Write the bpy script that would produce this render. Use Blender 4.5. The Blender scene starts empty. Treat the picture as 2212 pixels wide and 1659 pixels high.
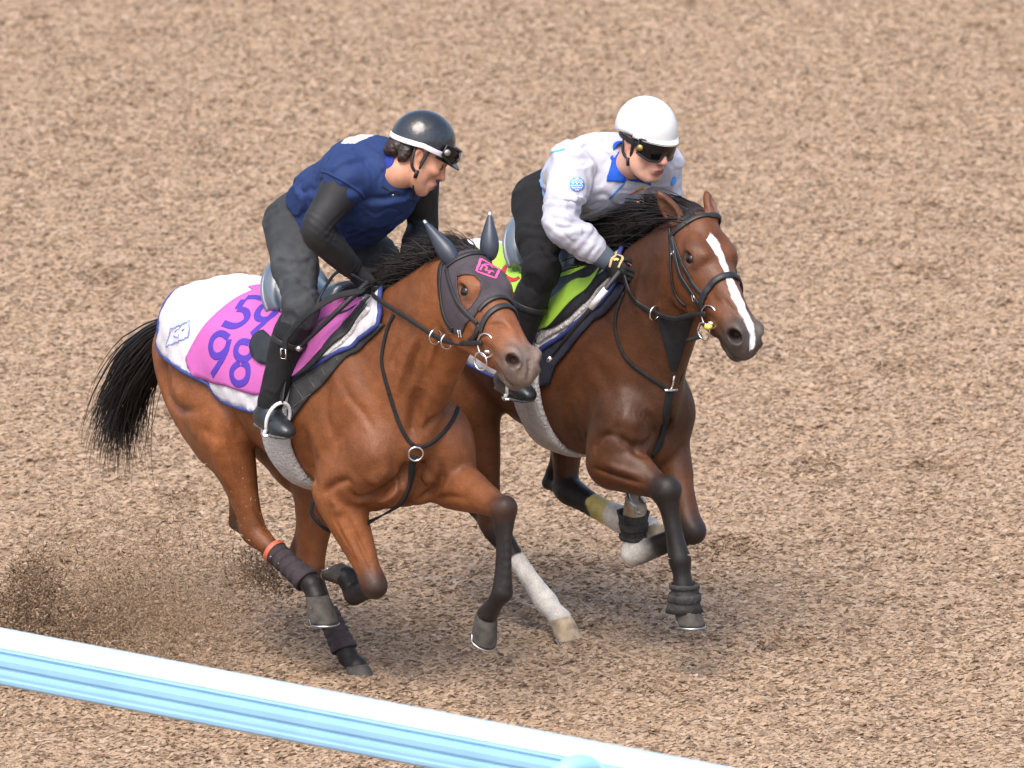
import bpy, bmesh, math, random, time
import numpy as np
from mathutils import Vector, Matrix, Quaternion
from mathutils.bvhtree import BVHTree

T0 = time.time()
random.seed(7)
RNG = np.random.default_rng(11)
scene = bpy.context.scene
COL = scene.collection
R = math.radians

# ------------------------------------------------------------------ camera, sky, sun, exposure
TILT, DIST, PXM, ZC = R(12.0), 60.0, 530.0, 1.274
CT, ST = math.cos(TILT), math.sin(TILT)
CAM = np.array([0.0, -DIST * CT, ZC + DIST * ST])
CF, CU, CR = np.array([0, CT, -ST]), np.array([0, ST, CT]), np.array([1.0, 0, 0])
cam = bpy.data.cameras.new("camera")
camo = bpy.data.objects.new("camera", cam)
COL.objects.link(camo)
camo.location = CAM
camo.rotation_euler = (math.pi / 2 - TILT, 0, 0)
cam.sensor_width = 36.0
cam.lens = 36.0 * DIST / (2212.0 / PXM)
cam.clip_start, cam.clip_end = 1.0, 3000.0
cam.dof.use_dof = True
cam.dof.focus_distance = DIST - 0.1
cam.dof.aperture_fstop = 5.3
scene.camera = camo

SUN_EL, SUN_AZ = R(58), R(200)        # azimuth the light comes from, clockwise from +Y
world = bpy.data.worlds.new("World")
scene.world = world
world.use_nodes = True
nt = world.node_tree
bg = nt.nodes["Background"]
sky = nt.nodes.new("ShaderNodeTexSky")
sky.sky_type = 'NISHITA'
sky.sun_disc = False
sky.sun_elevation = SUN_EL
sky.sun_rotation = SUN_AZ
sky.air_density, sky.dust_density, sky.ozone_density = 1.0, 4.0, 1.0
nt.links.new(sky.outputs[0], bg.inputs[0])
bg.inputs[1].default_value = 0.15
sun = bpy.data.lights.new("sun", 'SUN')
sun.energy = 1.05
sun.angle = R(36)
sun.color = (1.0, 0.95, 0.88)
suno = bpy.data.objects.new("sun", sun)
COL.objects.link(suno)
sd = Vector((math.sin(SUN_AZ) * math.cos(SUN_EL), math.cos(SUN_AZ) * math.cos(SUN_EL), math.sin(SUN_EL)))
suno.rotation_euler = sd.to_track_quat('Z', 'Y').to_euler()
scene.view_settings.view_transform = 'Standard'
scene.view_settings.look = 'None'
scene.view_settings.exposure = 1.2
scene.view_settings.gamma = 1.0
scene.view_settings.use_curve_mapping = False

# ------------------------------------------------------------------ picture <-> place
def ray(px, py):
    d = CF * DIST + CR * ((px - 1106.0) / PXM) + CU * ((829.5 - py) / PXM)
    return d / np.linalg.norm(d)

def project(p):
    q = np.asarray(p, float) - CAM
    z = q @ CF
    return np.stack([1106 + PXM * DIST * (q @ CR) / z, 829.5 - PXM * DIST * (q @ CU) / z], -1)

def at_z(px, py, z):
    d = ray(px, py)
    return CAM + d * ((z - CAM[2]) / d[2])

class Frame:
    """A place on the ground with a heading: x forward, y to its left, z up."""
    def __init__(s, o, yaw):
        s.O = np.array(o, float)
        s.F = np.array([math.cos(yaw), -math.sin(yaw), 0.0])
        s.L = np.array([math.sin(yaw), math.cos(yaw), 0.0])
        s.Z = np.array([0, 0, 1.0])
        s.yaw = yaw
    def at(s, px, py, side):
        """Where the line of sight meets the plane `side` metres to the right of the midline."""
        d = ray(px, py)
        n = s.L
        t = (-side - (CAM - s.O) @ n) / (d @ n)
        return s.loc(CAM + d * t)
    def loc(s, w):
        q = np.asarray(w, float) - s.O
        return np.stack([q @ s.F, q @ s.L, q @ s.Z], -1)
    def world(s, p):
        p = np.asarray(p, float)
        return s.O + p[..., 0:1] * s.F + p[..., 1:2] * s.L + p[..., 2:3] * s.Z
    def px(s, p):
        return project(s.world(p))
    def lray(s, px, py):
        d = ray(px, py)
        q = CAM - s.O
        return (np.array([q @ s.F, q @ s.L, q @ s.Z]), np.array([d @ s.F, d @ s.L, d @ s.Z]))

def V(*a):
    return np.array(a, float)

def unit(v):
    v = np.asarray(v, float)
    return v / (np.linalg.norm(v) + 1e-12)

# ------------------------------------------------------------------ objects
def tag(o, label=None, cat=None, group=None, kind=None):
    if label: o["label"] = label
    if cat: o["category"] = cat
    if group: o["group"] = group
    if kind: o["kind"] = kind
    return o

def empty(name, fr=None, loc=(0, 0, 0), yaw=0.0):
    o = bpy.data.objects.new(name, None)
    COL.objects.link(o)
    o.empty_display_size = 0.1
    if fr is not None:
        o.location = fr.O
        o.rotation_euler = (0, 0, -fr.yaw)
    else:
        o.location = loc
        o.rotation_euler = (0, 0, yaw)
    return o

def mesh_obj(name, verts, faces, mat=None, parent=None, smooth=True, cols=None, fr=None, mats=None, midx=None):
    me = bpy.data.meshes.new(name)
    verts = np.asarray(verts, np.float32).reshape(-1, 3)
    if isinstance(faces, np.ndarray) and faces.ndim == 2:
        n, k = faces.shape
        me.vertices.add(len(verts))
        me.vertices.foreach_set("co", verts.ravel())
        me.loops.add(n * k)
        me.loops.foreach_set("vertex_index", faces.astype(np.int32).ravel())
        me.polygons.add(n)
        me.polygons.foreach_set("loop_start", np.arange(0, n * k, k, dtype=np.int32))
        me.polygons.foreach_set("loop_total", np.full(n, k, np.int32))
        me.update(calc_edges=True)
    else:
        me.from_pydata([tuple(map(float, v)) for v in verts], [], [tuple(map(int, f)) for f in faces])
        me.update()
    me.validate()
    if smooth:
        me.polygons.foreach_set("use_smooth", np.ones(len(me.polygons), bool))
    for m in (mats or [mat]):
        if m: me.materials.append(m)
    if midx is not None and len(midx) == len(me.polygons):
        me.polygons.foreach_set("material_index", np.asarray(midx, np.int32))
    if cols is not None:
        ca = me.color_attributes.new("Col", 'FLOAT_COLOR', 'POINT')
        c4 = np.ones((len(verts), 4), np.float32)
        c4[:, :3] = cols
        ca.data.foreach_set("color", c4.ravel())
    o = bpy.data.objects.new(name, me)
    COL.objects.link(o)
    if parent: o.parent = parent
    if fr is not None and parent is None:
        o.location = fr.O
        o.rotation_euler = (0, 0, -fr.yaw)
    return o

class MB:
    """Collects shapes into one mesh."""
    def __init__(s):
        s.v, s.f, s.n, s.c = [], [], 0, []
    def add(s, v, f, col=None):
        v = np.asarray(v, float).reshape(-1, 3)
        s.v.append(v)
        s.f += [tuple(int(i) + s.n for i in q) for q in f]
        s.n += len(v)
        s.c.append(np.tile(np.array(col if col is not None else (1, 1, 1), float), (len(v), 1)))
        return s
    def build(s, name, mat, parent=None, smooth=True, fr=None, cols=False):
        v = np.concatenate(s.v)
        return mesh_obj(name, v, s.f, mat, parent, smooth, np.concatenate(s.c) if cols else None, fr)

def frames_along(pts, up=None):
    pts = np.asarray(pts, float)
    t = np.gradient(pts, axis=0)
    t /= np.linalg.norm(t, axis=1)[:, None] + 1e-12
    if up is None:
        u = V(0, 0, 1) if abs(t[0][2]) < .9 else V(1, 0, 0)
        n = []
        for i in range(len(pts)):
            u = unit(u - (u @ t[i]) * t[i])
            n.append(u)
        n = np.array(n)
    else:
        n = np.asarray(up, float)
        if n.ndim == 1: n = np.tile(n, (len(pts), 1))
        n = n - (n * t).sum(1)[:, None] * t
        n /= np.linalg.norm(n, axis=1)[:, None] + 1e-12
    return t, n, np.cross(t, n)

def tube(mb, pts, r, seg=8, up=None, flat=1.0, cap=True, closed=False, col=None):
    """Round or flattened tube; r scalar or per point, `flat` scales it along the up vector."""
    pts = np.asarray(pts, float)
    m = len(pts)
    r = np.broadcast_to(np.asarray(r, float), (m,))
    if closed:
        ext = np.concatenate([pts[-1:], pts, pts[:1]])
        t, n, b = frames_along(ext, None if up is None else np.concatenate([np.atleast_2d(up)[-1:], np.broadcast_to(np.atleast_2d(up), (m, 3)), np.atleast_2d(up)[:1]]))
        n, b = n[1:-1], b[1:-1]
    else:
        t, n, b = frames_along(pts, up)
    a = np.linspace(0, 2 * math.pi, seg, endpoint=False)
    v = pts[:, None] + r[:, None, None] * (np.cos(a)[None, :, None] * b[:, None] + flat * np.sin(a)[None, :, None] * n[:, None])
    f = []
    for i in range(m if closed else m - 1):
        j = (i + 1) % m
        for k in range(seg):
            k2 = (k + 1) % seg
            f.append((i * seg + k, i * seg + k2, j * seg + k2, j * seg + k))
    if cap and not closed:
        f.append(tuple(range(seg - 1, -1, -1)))
        f.append(tuple((m - 1) * seg + k for k in range(seg)))
    mb.add(v, f, col)
    return mb

def strap(mb, pts, nrm, w, th, closed=False, lift=0.0):
    """Flat strap along pts, lying on a surface with normals nrm."""
    pts = np.asarray(pts, float)
    m = len(pts)
    if closed:
        ext = np.concatenate([pts[-1:], pts, pts[:1]])
        t, n, b = frames_along(ext, np.concatenate([nrm[-1:], nrm, nrm[:1]]))
        n, b = n[1:-1], b[1:-1]
    else:
        t, n, b = frames_along(pts, nrm)
    w = np.broadcast_to(np.asarray(w, float), (m,))[:, None]
    sec = [(-.5, 0), (-.5, .7), (-.38, 1), (.38, 1), (.5, .7), (.5, 0)]
    v = np.stack([pts + b * w * x + n * (lift + th * y) for x, y in sec], 1)
    k = len(sec)
    f = []
    for i in range(m if closed else m - 1):
        j = (i + 1) % m
        for q in range(k):
            q2 = (q + 1) % k
            f.append((i * k + q2, i * k + q, j * k + q, j * k + q2))
    if not closed:
        f.append(tuple(range(k)))
        f.append(tuple((m - 1) * k + q for q in range(k - 1, -1, -1)))
    mb.add(v.reshape(-1, 3), f)
    return mb

def spline(pts, n=6, closed=False):
    """Catmull-Rom through pts, any dimension."""
    p = np.asarray(pts, float)
    if closed:
        p = np.concatenate([p[-1:], p, p[:2]])
    else:
        p = np.concatenate([2 * p[:1] - p[1:2], p, 2 * p[-1:] - p[-2:-1]])
    out = []
    for i in range(1, len(p) - 2):
        a, b, c, d = p[i - 1], p[i], p[i + 1], p[i + 2]
        for t in np.arange(n) / n:
            out.append(.5 * (2 * b + (c - a) * t + (2 * a - 5 * b + 4 * c - d) * t * t + (3 * b - a - 3 * c + d) * t ** 3))
    if not closed:
        out.append(p[-2])
    return np.array(out)

def resample(pts, step):
    p = np.asarray(pts, float)
    d = np.concatenate([[0], np.cumsum(np.linalg.norm(np.diff(p, axis=0), axis=1))])
    n = max(2, int(round(d[-1] / step)) + 1)
    q = np.linspace(0, d[-1], n)
    return np.stack([np.interp(q, d, p[:, k]) for k in range(p.shape[1])], 1)

# ------------------------------------------------------------------ materials
def new_mat(name):
    m = bpy.data.materials.new(name)
    m.use_nodes = True
    n = m.node_tree
    return m, n, n.nodes["Principled BSDF"]

def node(n, t, **kw):
    x = n.nodes.new(t)
    for k, v in kw.items():
        if k in x.inputs: x.inputs[k].default_value = v
        else: setattr(x, k, v)
    return x

def bump_noise(n, bsdf, scale, strength, dist=0.01, detail=4, vec=None, stretch=None):
    tc = node(n, "ShaderNodeTexCoord")
    src = tc.outputs["Object"]
    if stretch:
        mp = node(n, "ShaderNodeMapping")
        mp.inputs["Scale"].default_value = stretch
        n.links.new(src, mp.inputs[0]); src = mp.outputs[0]
    nz = node(n, "ShaderNodeTexNoise")
    nz.inputs["Scale"].default_value = scale
    nz.inputs["Detail"].default_value = detail
    n.links.new(src, nz.inputs["Vector"])
    bp = node(n, "ShaderNodeBump")
    bp.inputs["Strength"].default_value = strength
    bp.inputs["Distance"].default_value = dist
    n.links.new(nz.outputs["Fac"], bp.inputs["Height"])
    if bsdf.inputs["Normal"].is_linked:
        prev = bsdf.inputs["Normal"].links[0].from_socket
        n.links.new(prev, bp.inputs["Normal"])
    n.links.new(bp.outputs[0], bsdf.inputs["Normal"])
    return nz, bp

def vary(n, bsdf, col, amt=.25, scale=8.0, detail=5):
    """Base colour with a little uneven wear; col is a colour or a socket."""
    tc = node(n, "ShaderNodeTexCoord")
    nz = node(n, "ShaderNodeTexNoise")
    nz.inputs["Scale"].default_value = scale
    nz.inputs["Detail"].default_value = detail
    n.links.new(tc.outputs["Object"], nz.inputs["Vector"])
    mr = node(n, "ShaderNodeMapRange")
    mr.inputs["From Min"].default_value = .3
    mr.inputs["From Max"].default_value = .7
    mr.inputs["To Min"].default_value = 1 - amt
    mr.inputs["To Max"].default_value = 1 + amt
    n.links.new(nz.outputs["Fac"], mr.inputs[0])
    mx = node(n, "ShaderNodeVectorMath", operation='SCALE')
    if hasattr(col, "links"):
        n.links.new(col, mx.inputs[0])
    else:
        mx.inputs[0].default_value = col
    n.links.new(mr.outputs[0], mx.inputs["Scale"])
    n.links.new(mx.outputs[0], bsdf.inputs["Base Color"])

def simple(name, col, rough=.6, amt=.15, scale=12, bump=None, metal=0.0, coat=0.0, sheen=0.0, spec=.5):
    m, n, b = new_mat(name)
    vary(n, b, col, amt, scale)
    b.inputs["Roughness"].default_value = rough
    b.inputs["Metallic"].default_value = metal
    b.inputs["Coat Weight"].default_value = coat
    b.inputs["Sheen Weight"].default_value = sheen
    b.inputs["Specular IOR Level"].default_value = spec
    if bump:
        bump_noise(n, b, *bump)
    return m

def attr_mat(name, rough=.5, amt=.12, scale=9, bumps=(), sheen=0.0, coat=0.0, spec=.5):
    m, n, b = new_mat(name)
    a = node(n, "ShaderNodeVertexColor")
    a.layer_name = "Col"
    vary(n, b, a.outputs[0], amt, scale)
    b.inputs["Roughness"].default_value = rough
    b.inputs["Sheen Weight"].default_value = sheen
    b.inputs["Coat Weight"].default_value = coat
    b.inputs["Coat Roughness"].default_value = .3
    b.inputs["Specular IOR Level"].default_value = spec
    for bb in bumps:
        bump_noise(n, b, *bb)
    return m

# ------------------------------------------------------------------ implicit modelling: blended solids -> one skin
class SDF:
    def __init__(s):
        s.p = []
    def cone(s, a, b, r0, r1=None, w0=None, w1=None, lat=(0, 1, 0), k=.02, col=None, op='u'):
        a, b = np.asarray(a, float), np.asarray(b, float)
        r1 = r0 if r1 is None else r1
        w0 = r0 if w0 is None else w0
        w1 = (w0 if r1 == r0 else r1) if w1 is None else w1
        lat = np.asarray(lat, float)
        ax = b - a
        if np.linalg.norm(ax) > 1e-6:
            x = unit(ax)
            l2 = lat - (lat @ x) * x
            lat = unit(l2) if np.linalg.norm(l2) > 1e-3 else unit(np.cross(x, (1, 0, 0)) + 1e-6)
        s.p.append(('c', a, b, r0, r1, w0, w1, lat, k, col, op))
        return s
    def ell(s, c, r, rot=None, k=.02, col=None, op='u'):
        r = np.broadcast_to(np.asarray(r, float), (3,)).copy()
        s.p.append(('e', np.asarray(c, float), r, np.eye(3) if rot is None else np.asarray(rot, float), None, None, None, None, k, col, op))
        return s
    def chain(s, pts, r, w=None, lat=(0, 1, 0), k=.012, col=None, sub=4, op='u', cols=None):
        """Tapered limb through pts; r in-plane radii, w side radii; smooth in between."""
        pts = np.asarray(pts, float)
        r = np.asarray(r, float)
        w = r if w is None else np.asarray(w, float)
        d = spline(np.column_stack([pts, r, w]), sub)
        lats = None
        if np.ndim(lat) == 2:
            lats = spline(np.asarray(lat, float), sub)
        for i in range(len(d) - 1):
            la = lat if lats is None else lats[i]
            c = col if cols is None else cols[min(i // sub, len(cols) - 1)]
            s.cone(d[i, :3], d[i + 1, :3], d[i, 3], d[i + 1, 3], d[i, 4], d[i + 1, 4], la, k, c, op)
        return s
    @staticmethod
    def dist(pr, P):
        if pr[0] == 'c':
            _, a, b, r0, r1, w0, w1, lat, k, col, op = pr
            ba = (b - a).astype(np.float32)
            pa = P - a.astype(np.float32)
            h = np.clip(pa @ ba / max(float(ba @ ba), 1e-12), 0, 1)
            q = pa - h[..., None] * ba
            rr = r0 + (r1 - r0) * h
            ww = w0 + (w1 - w0) * h
            if abs(r0 - w0) < 1e-5 and abs(r1 - w1) < 1e-5:
                return np.sqrt((q * q).sum(-1)) - rr
            ql = q @ lat.astype(np.float32)
            q2 = np.maximum((q * q).sum(-1) - ql * ql, 0)
            ql = ql * ql
            k0 = np.sqrt(ql / ww ** 2 + q2 / rr ** 2)
            k1 = np.sqrt(ql / ww ** 4 + q2 / rr ** 4)
            return np.where(k1 < 1e-4, -np.minimum(rr, ww), k0 * (k0 - 1) / np.maximum(k1, 1e-4))
        _, c, r, rot = pr[:4]
        q = (P - c.astype(np.float32)) @ rot.astype(np.float32)
        k0 = np.sqrt(((q / r.astype(np.float32)) ** 2).sum(-1))
        k1 = np.sqrt(((q / (r * r).astype(np.float32)) ** 2).sum(-1))
        return np.where(k1 < 1e-4, -r.min(), k0 * (k0 - 1) / np.maximum(k1, 1e-4))
    @staticmethod
    def box(pr, pad):
        if pr[0] == 'c':
            m = max(pr[3:7]) + pad
            return np.minimum(pr[1], pr[2]) - m, np.maximum(pr[1], pr[2]) + m
        m = pr[2].max() + pad
        return pr[1] - m, pr[1] + m
    def mesh(s, h):
        lo = np.min([s.box(p, 0)[0] for p in s.p if p[-1] == 'u'], axis=0) - 3 * h
        hi = np.max([s.box(p, 0)[1] for p in s.p if p[-1] == 'u'], axis=0) + 3 * h
        n = np.ceil((hi - lo) / h).astype(int) + 1
        D = np.full(n, .5, np.float32)
        for pr in s.p:
            k = pr[8]
            a, b = s.box(pr, k + 2.5 * h)
            i0 = np.maximum(np.floor((a - lo) / h).astype(int), 0)
            i1 = np.minimum(np.ceil((b - lo) / h).astype(int) + 1, n)
            if (i1 <= i0).any(): continue
            g = np.meshgrid(*[(lo[x] + h * np.arange(i0[x], i1[x])).astype(np.float32) for x in range(3)], indexing='ij')
            d = s.dist(pr, np.stack(g, -1)).astype(np.float32)
            sl = tuple(slice(i0[x], i1[x]) for x in range(3))
            A = D[sl]
            if pr[-1] == 'u':
                hh = np.maximum(k - np.abs(A - d), 0) / k
                D[sl] = np.minimum(A, d) - hh * hh * k * .25
            else:
                hh = np.maximum(k - np.abs(A + d), 0) / k
                D[sl] = np.maximum(A, -d) + hh * hh * k * .25
        return surface_nets(D, lo, h)
    def colors(s, v, default, tau=.012):
        W = np.full(len(v), 1e-6)
        C = np.tile(np.array(default, float) * 1e-6, (len(v), 1))
        vf = v.astype(np.float32)
        for pr in s.p:
            if pr[-1] != 'u' and pr[9] is None: continue
            a, b = s.box(pr, 5 * tau)
            m = np.nonzero(((vf > a) & (vf < b)).all(1))[0]
            if not len(m): continue
            d = np.abs(s.dist(pr, vf[m])) if pr[-1] != 'u' else s.dist(pr, vf[m])
            w = np.exp(-np.clip(d, -2 * tau, 8 * tau) / tau)
            if pr[-1] != 'u': w = np.exp(-d / (tau * .4)) * 6
            c = np.array(pr[9] if pr[9] is not None else default, float)
            W[m] += w
            C[m] += w[:, None] * c
        return C / W[:, None]

def surface_nets(D, lo, h):
    S = D < 0
    cnt = np.zeros(np.array(S.shape) - 1, np.int8)
    cs = [(i, j, k) for i in (0, 1) for j in (0, 1) for k in (0, 1)]
    nx, ny, nz = S.shape
    for i, j, k in cs:
        cnt += S[i:nx - 1 + i, j:ny - 1 + j, k:nz - 1 + k]
    act = (cnt > 0) & (cnt < 8)
    idx = np.argwhere(act)
    ids = np.full(act.shape, -1, np.int32)
    ids[act] = np.arange(len(idx))
    val = {c: D[idx[:, 0] + c[0], idx[:, 1] + c[1], idx[:, 2] + c[2]] for c in cs}
    acc = np.zeros((len(idx), 3)); num = np.zeros(len(idx))
    for c in cs:
        for ax in range(3):
            if c[ax]: continue
            e = list(c); e[ax] = 1; e = tuple(e)
            va, vb = val[c], val[e]
            m = (va < 0) != (vb < 0)
            t = va[m] / (va[m] - vb[m])
            p = np.tile(np.array(c, float), (m.sum(), 1)); p[:, ax] = t
            acc[m] += p; num[m] += 1
    verts = lo + h * (idx + acc / num[:, None])
    faces = []
    for ax in range(3):
        sl0 = [slice(None)] * 3; sl1 = [slice(None)] * 3
        sl0[ax] = slice(0, -1); sl1[ax] = slice(1, None)
        s0, s1 = S[tuple(sl0)], S[tuple(sl1)]
        e = np.argwhere(s0 != s1)
        b, c = (ax + 1) % 3, (ax + 2) % 3
        ok = (e[:, b] > 0) & (e[:, c] > 0) & (e[:, b] < S.shape[b] - 1) & (e[:, c] < S.shape[c] - 1)
        e = e[ok]
        ins = S[e[:, 0], e[:, 1], e[:, 2]]
        q = []
        for db, dc in ((-1, -1), (0, -1), (0, 0), (-1, 0)):
            x = e.copy(); x[:, b] += db; x[:, c] += dc
            q.append(ids[x[:, 0], x[:, 1], x[:, 2]])
        q = np.stack(q, 1)
        q[~ins] = q[~ins][:, ::-1]
        faces.append(q)
    F = np.concatenate(faces)
    F = F[(F >= 0).all(1)]
    return verts, F

def relax(v, F, it=1, lam=.5):
    n = len(v)
    for _ in range(it):
        acc = np.zeros_like(v); num = np.zeros(n)
        for a in range(4):
            b = (a + 1) % 4
            for i, j in ((a, b), (b, a)):
                for d in range(3):
                    acc[:, d] += np.bincount(F[:, i], v[F[:, j], d], n)
                num += np.bincount(F[:, i], minlength=n)
        v = v + lam * (acc / np.maximum(num, 1)[:, None] - v)
    return v

def vnormals(v, F):
    a = v[F[:, 2]] - v[F[:, 0]]; b = v[F[:, 3 if F.shape[1] > 3 else 2]] - v[F[:, 1]]
    fn = np.cross(a, b)
    out = np.zeros_like(v)
    for k in range(F.shape[1]):
        for d in range(3):
            out[:, d] += np.bincount(F[:, k], fn[:, d], len(v))
    return out / (np.linalg.norm(out, axis=1)[:, None] + 1e-12)

def fnoise(P, scale, seed=0, octs=3):
    """Smooth noise from a few turned sine products; about -1..1."""
    r = np.random.default_rng(seed)
    out = np.zeros(len(P)); amp = 1.0; tot = 0
    for o in range(octs):
        for _ in range(3):
            q = r.normal(size=(3, 3)) * scale * 2 ** o
            ph = r.uniform(0, 6.28, 3)
            out += amp * np.sin(P @ q[0] + ph[0] + 1.3 * np.sin(P @ q[1] + ph[1])) * np.sin(P @ q[2] * .7 + ph[2])
            tot += amp * .6
        amp *= .5
    return out / tot

class Skin:
    """A finished surface that straps and cloths can be laid on."""
    def __init__(s, v, F):
        s.v, s.F = v, F
        s.b = BVHTree.FromPolygons(v.tolist(), F.tolist())
    def hit(s, o, d, far=200):
        r = s.b.ray_cast(Vector(o), Vector(d), far)
        if r[0] is None: return None, None
        n = np.array(r[1])
        if n @ np.asarray(d) > 0: n = -n
        return np.array(r[0]), n
    def near(s, p):
        r = s.b.find_nearest(Vector(p))
        return np.array(r[0]), np.array(r[1])
    def ring(s, c, ax, up, n=40, far=.6, a0=0, a1=360):
        """Points all round a limb, met from outside in the plane through c."""
        ax = unit(ax); u = unit(np.asarray(up) - (np.asarray(up) @ ax) * ax); w = np.cross(ax, u)
        P, N = [], []
        for a in np.linspace(R(a0), R(a1), n, endpoint=(a1 - a0) < 359.9):
            d = math.cos(a) * u + math.sin(a) * w
            p, q = s.hit(c + d * far, -d, far)
            if p is None: continue
            P.append(p); N.append(unit(q - (q @ ax) * ax))
        return np.array(P), smooth_n(np.array(N))

def smooth_n(N, it=2):
    for _ in range(it):
        N = (np.roll(N, 1, 0) + 2 * N + np.roll(N, -1, 0))
        N /= np.linalg.norm(N, axis=1)[:, None] + 1e-12
    return N
# ------------------------------------------------------------------ the track: a sheet to the horizon, relief and loose bark near the horses
def ground_mat():
    m, n, b = new_mat("bark_soil")
    tc = node(n, "ShaderNodeTexCoord")
    vo = node(n, "ShaderNodeTexVoronoi"); vo.inputs["Scale"].default_value = 38
    n.links.new(tc.outputs["Object"], vo.inputs["Vector"])
    nz = node(n, "ShaderNodeTexNoise"); nz.inputs["Scale"].default_value = 3.0; nz.inputs["Detail"].default_value = 8
    n.links.new(tc.outputs["Object"], nz.inputs["Vector"])
    sep = node(n, "ShaderNodeSeparateColor")
    n.links.new(vo.outputs["Color"], sep.inputs[0])
    ad = node(n, "ShaderNodeMath", operation='ADD')
    ml = node(n, "ShaderNodeMath", operation='MULTIPLY'); ml.inputs[1].default_value = .55
    n.links.new(sep.outputs[0], ml.inputs[0])
    m2 = node(n, "ShaderNodeMath", operation='MULTIPLY'); m2.inputs[1].default_value = .6
    n.links.new(nz.outputs["Fac"], m2.inputs[0])
    n.links.new(ml.outputs[0], ad.inputs[0]); n.links.new(m2.outputs[0], ad.inputs[1])
    cr = node(n, "ShaderNodeValToRGB")
    e = cr.color_ramp.elements
    e[0].position, e[0].color = .2, (.10, .066, .042, 1)
    e[1].position, e[1].color = .85, (.36, .26, .18, 1)
    n.links.new(ad.outputs[0], cr.inputs[0])
    n.links.new(cr.outputs[0], b.inputs["Base Color"])
    b.inputs["Roughness"].default_value = .95
    b.inputs["Specular IOR Level"].default_value = .15
    bump_noise(n, b, 45, .8, .02, 6)
    return m

def chip_mat(name="wood_chip", kind='INSTANCER'):
    m, n, b = new_mat(name)
    a = node(n, "ShaderNodeAttribute"); a.attribute_type = kind; a.attribute_name = "tone"
    cr = node(n, "ShaderNodeValToRGB")
    el = cr.color_ramp.elements
    stops = [(0, (0.07, 0.045, 0.028)), (0.08, (0.158, 0.105, 0.066)), (0.25, (0.256, 0.174, 0.11)), (0.55, (0.321, 0.223, 0.143)), (0.82, (0.367, 0.263, 0.176)), (0.94, (0.307, 0.24, 0.178)), (1, (0.409, 0.311, 0.224))]
    el[0].position, el[0].color = 0, (*stops[0][1], 1)
    el[1].position, el[1].color = 1, (*stops[-1][1], 1)
    for p, c in stops[1:-1]:
        x = el.new(p); x.color = (*c, 1)
    n.links.new(a.outputs["Fac"], cr.inputs[0])
    n.links.new(cr.outputs[0], b.inputs["Base Color"])
    b.inputs["Roughness"].default_value = .85
    b.inputs["Specular IOR Level"].default_value = .2
    return m

GX0, GX1, GY0, GY1 = -4.6, 4.6, -4.4, 19.0
# hoof prints: where they show in the picture, radius, depth
PRINTS = [(1565, 1192, .09, .05), (1585, 775, .08, .04), (2020, 1010, .10, .05), (1180, 1240, .08, .04), (590, 1250, .12, .06), (1760, 1010, .08, .04), (640, 455, .09, .05),
          (1985, 590, .08, .04), (240, 610, .09, .05), (480, 330, .09, .04), (420, 1080, .09, .04), (1420, 1500, .09, .05), (1950, 800, .09, .05), (1700, 1400, .08, .05)]
def relief(x, y):
    P = np.stack([x, y, np.zeros_like(x)], -1).reshape(-1, 3)
    Q = P * np.array([.7, 1, 1])
    a, b = fnoise(Q, 9.0, 5, 3), fnoise(Q, 24.0, 8, 2)
    z = .010 * fnoise(Q, 2.2, 3, 2) + .020 * a + .016 * np.abs(b) - .035 * np.exp(-((a + .75) / .22) ** 2)
    z += .006 * np.sin((P[:, 0] * .62 + P[:, 1] * .78 + .25 * a) * 16.0)
    for px, py, r, dp in PRINTS:
        q = at_z(px, py, 0)
        d2 = ((P[:, 0] - q[0]) / (r * 1.25)) ** 2 + ((P[:, 1] - q[1]) / (r * 1.6)) ** 2
        z += -dp * np.exp(-d2) + dp * .55 * np.exp(-(np.sqrt(d2) - 1.6) ** 2 / .2)
    return z.reshape(x.shape)

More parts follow.
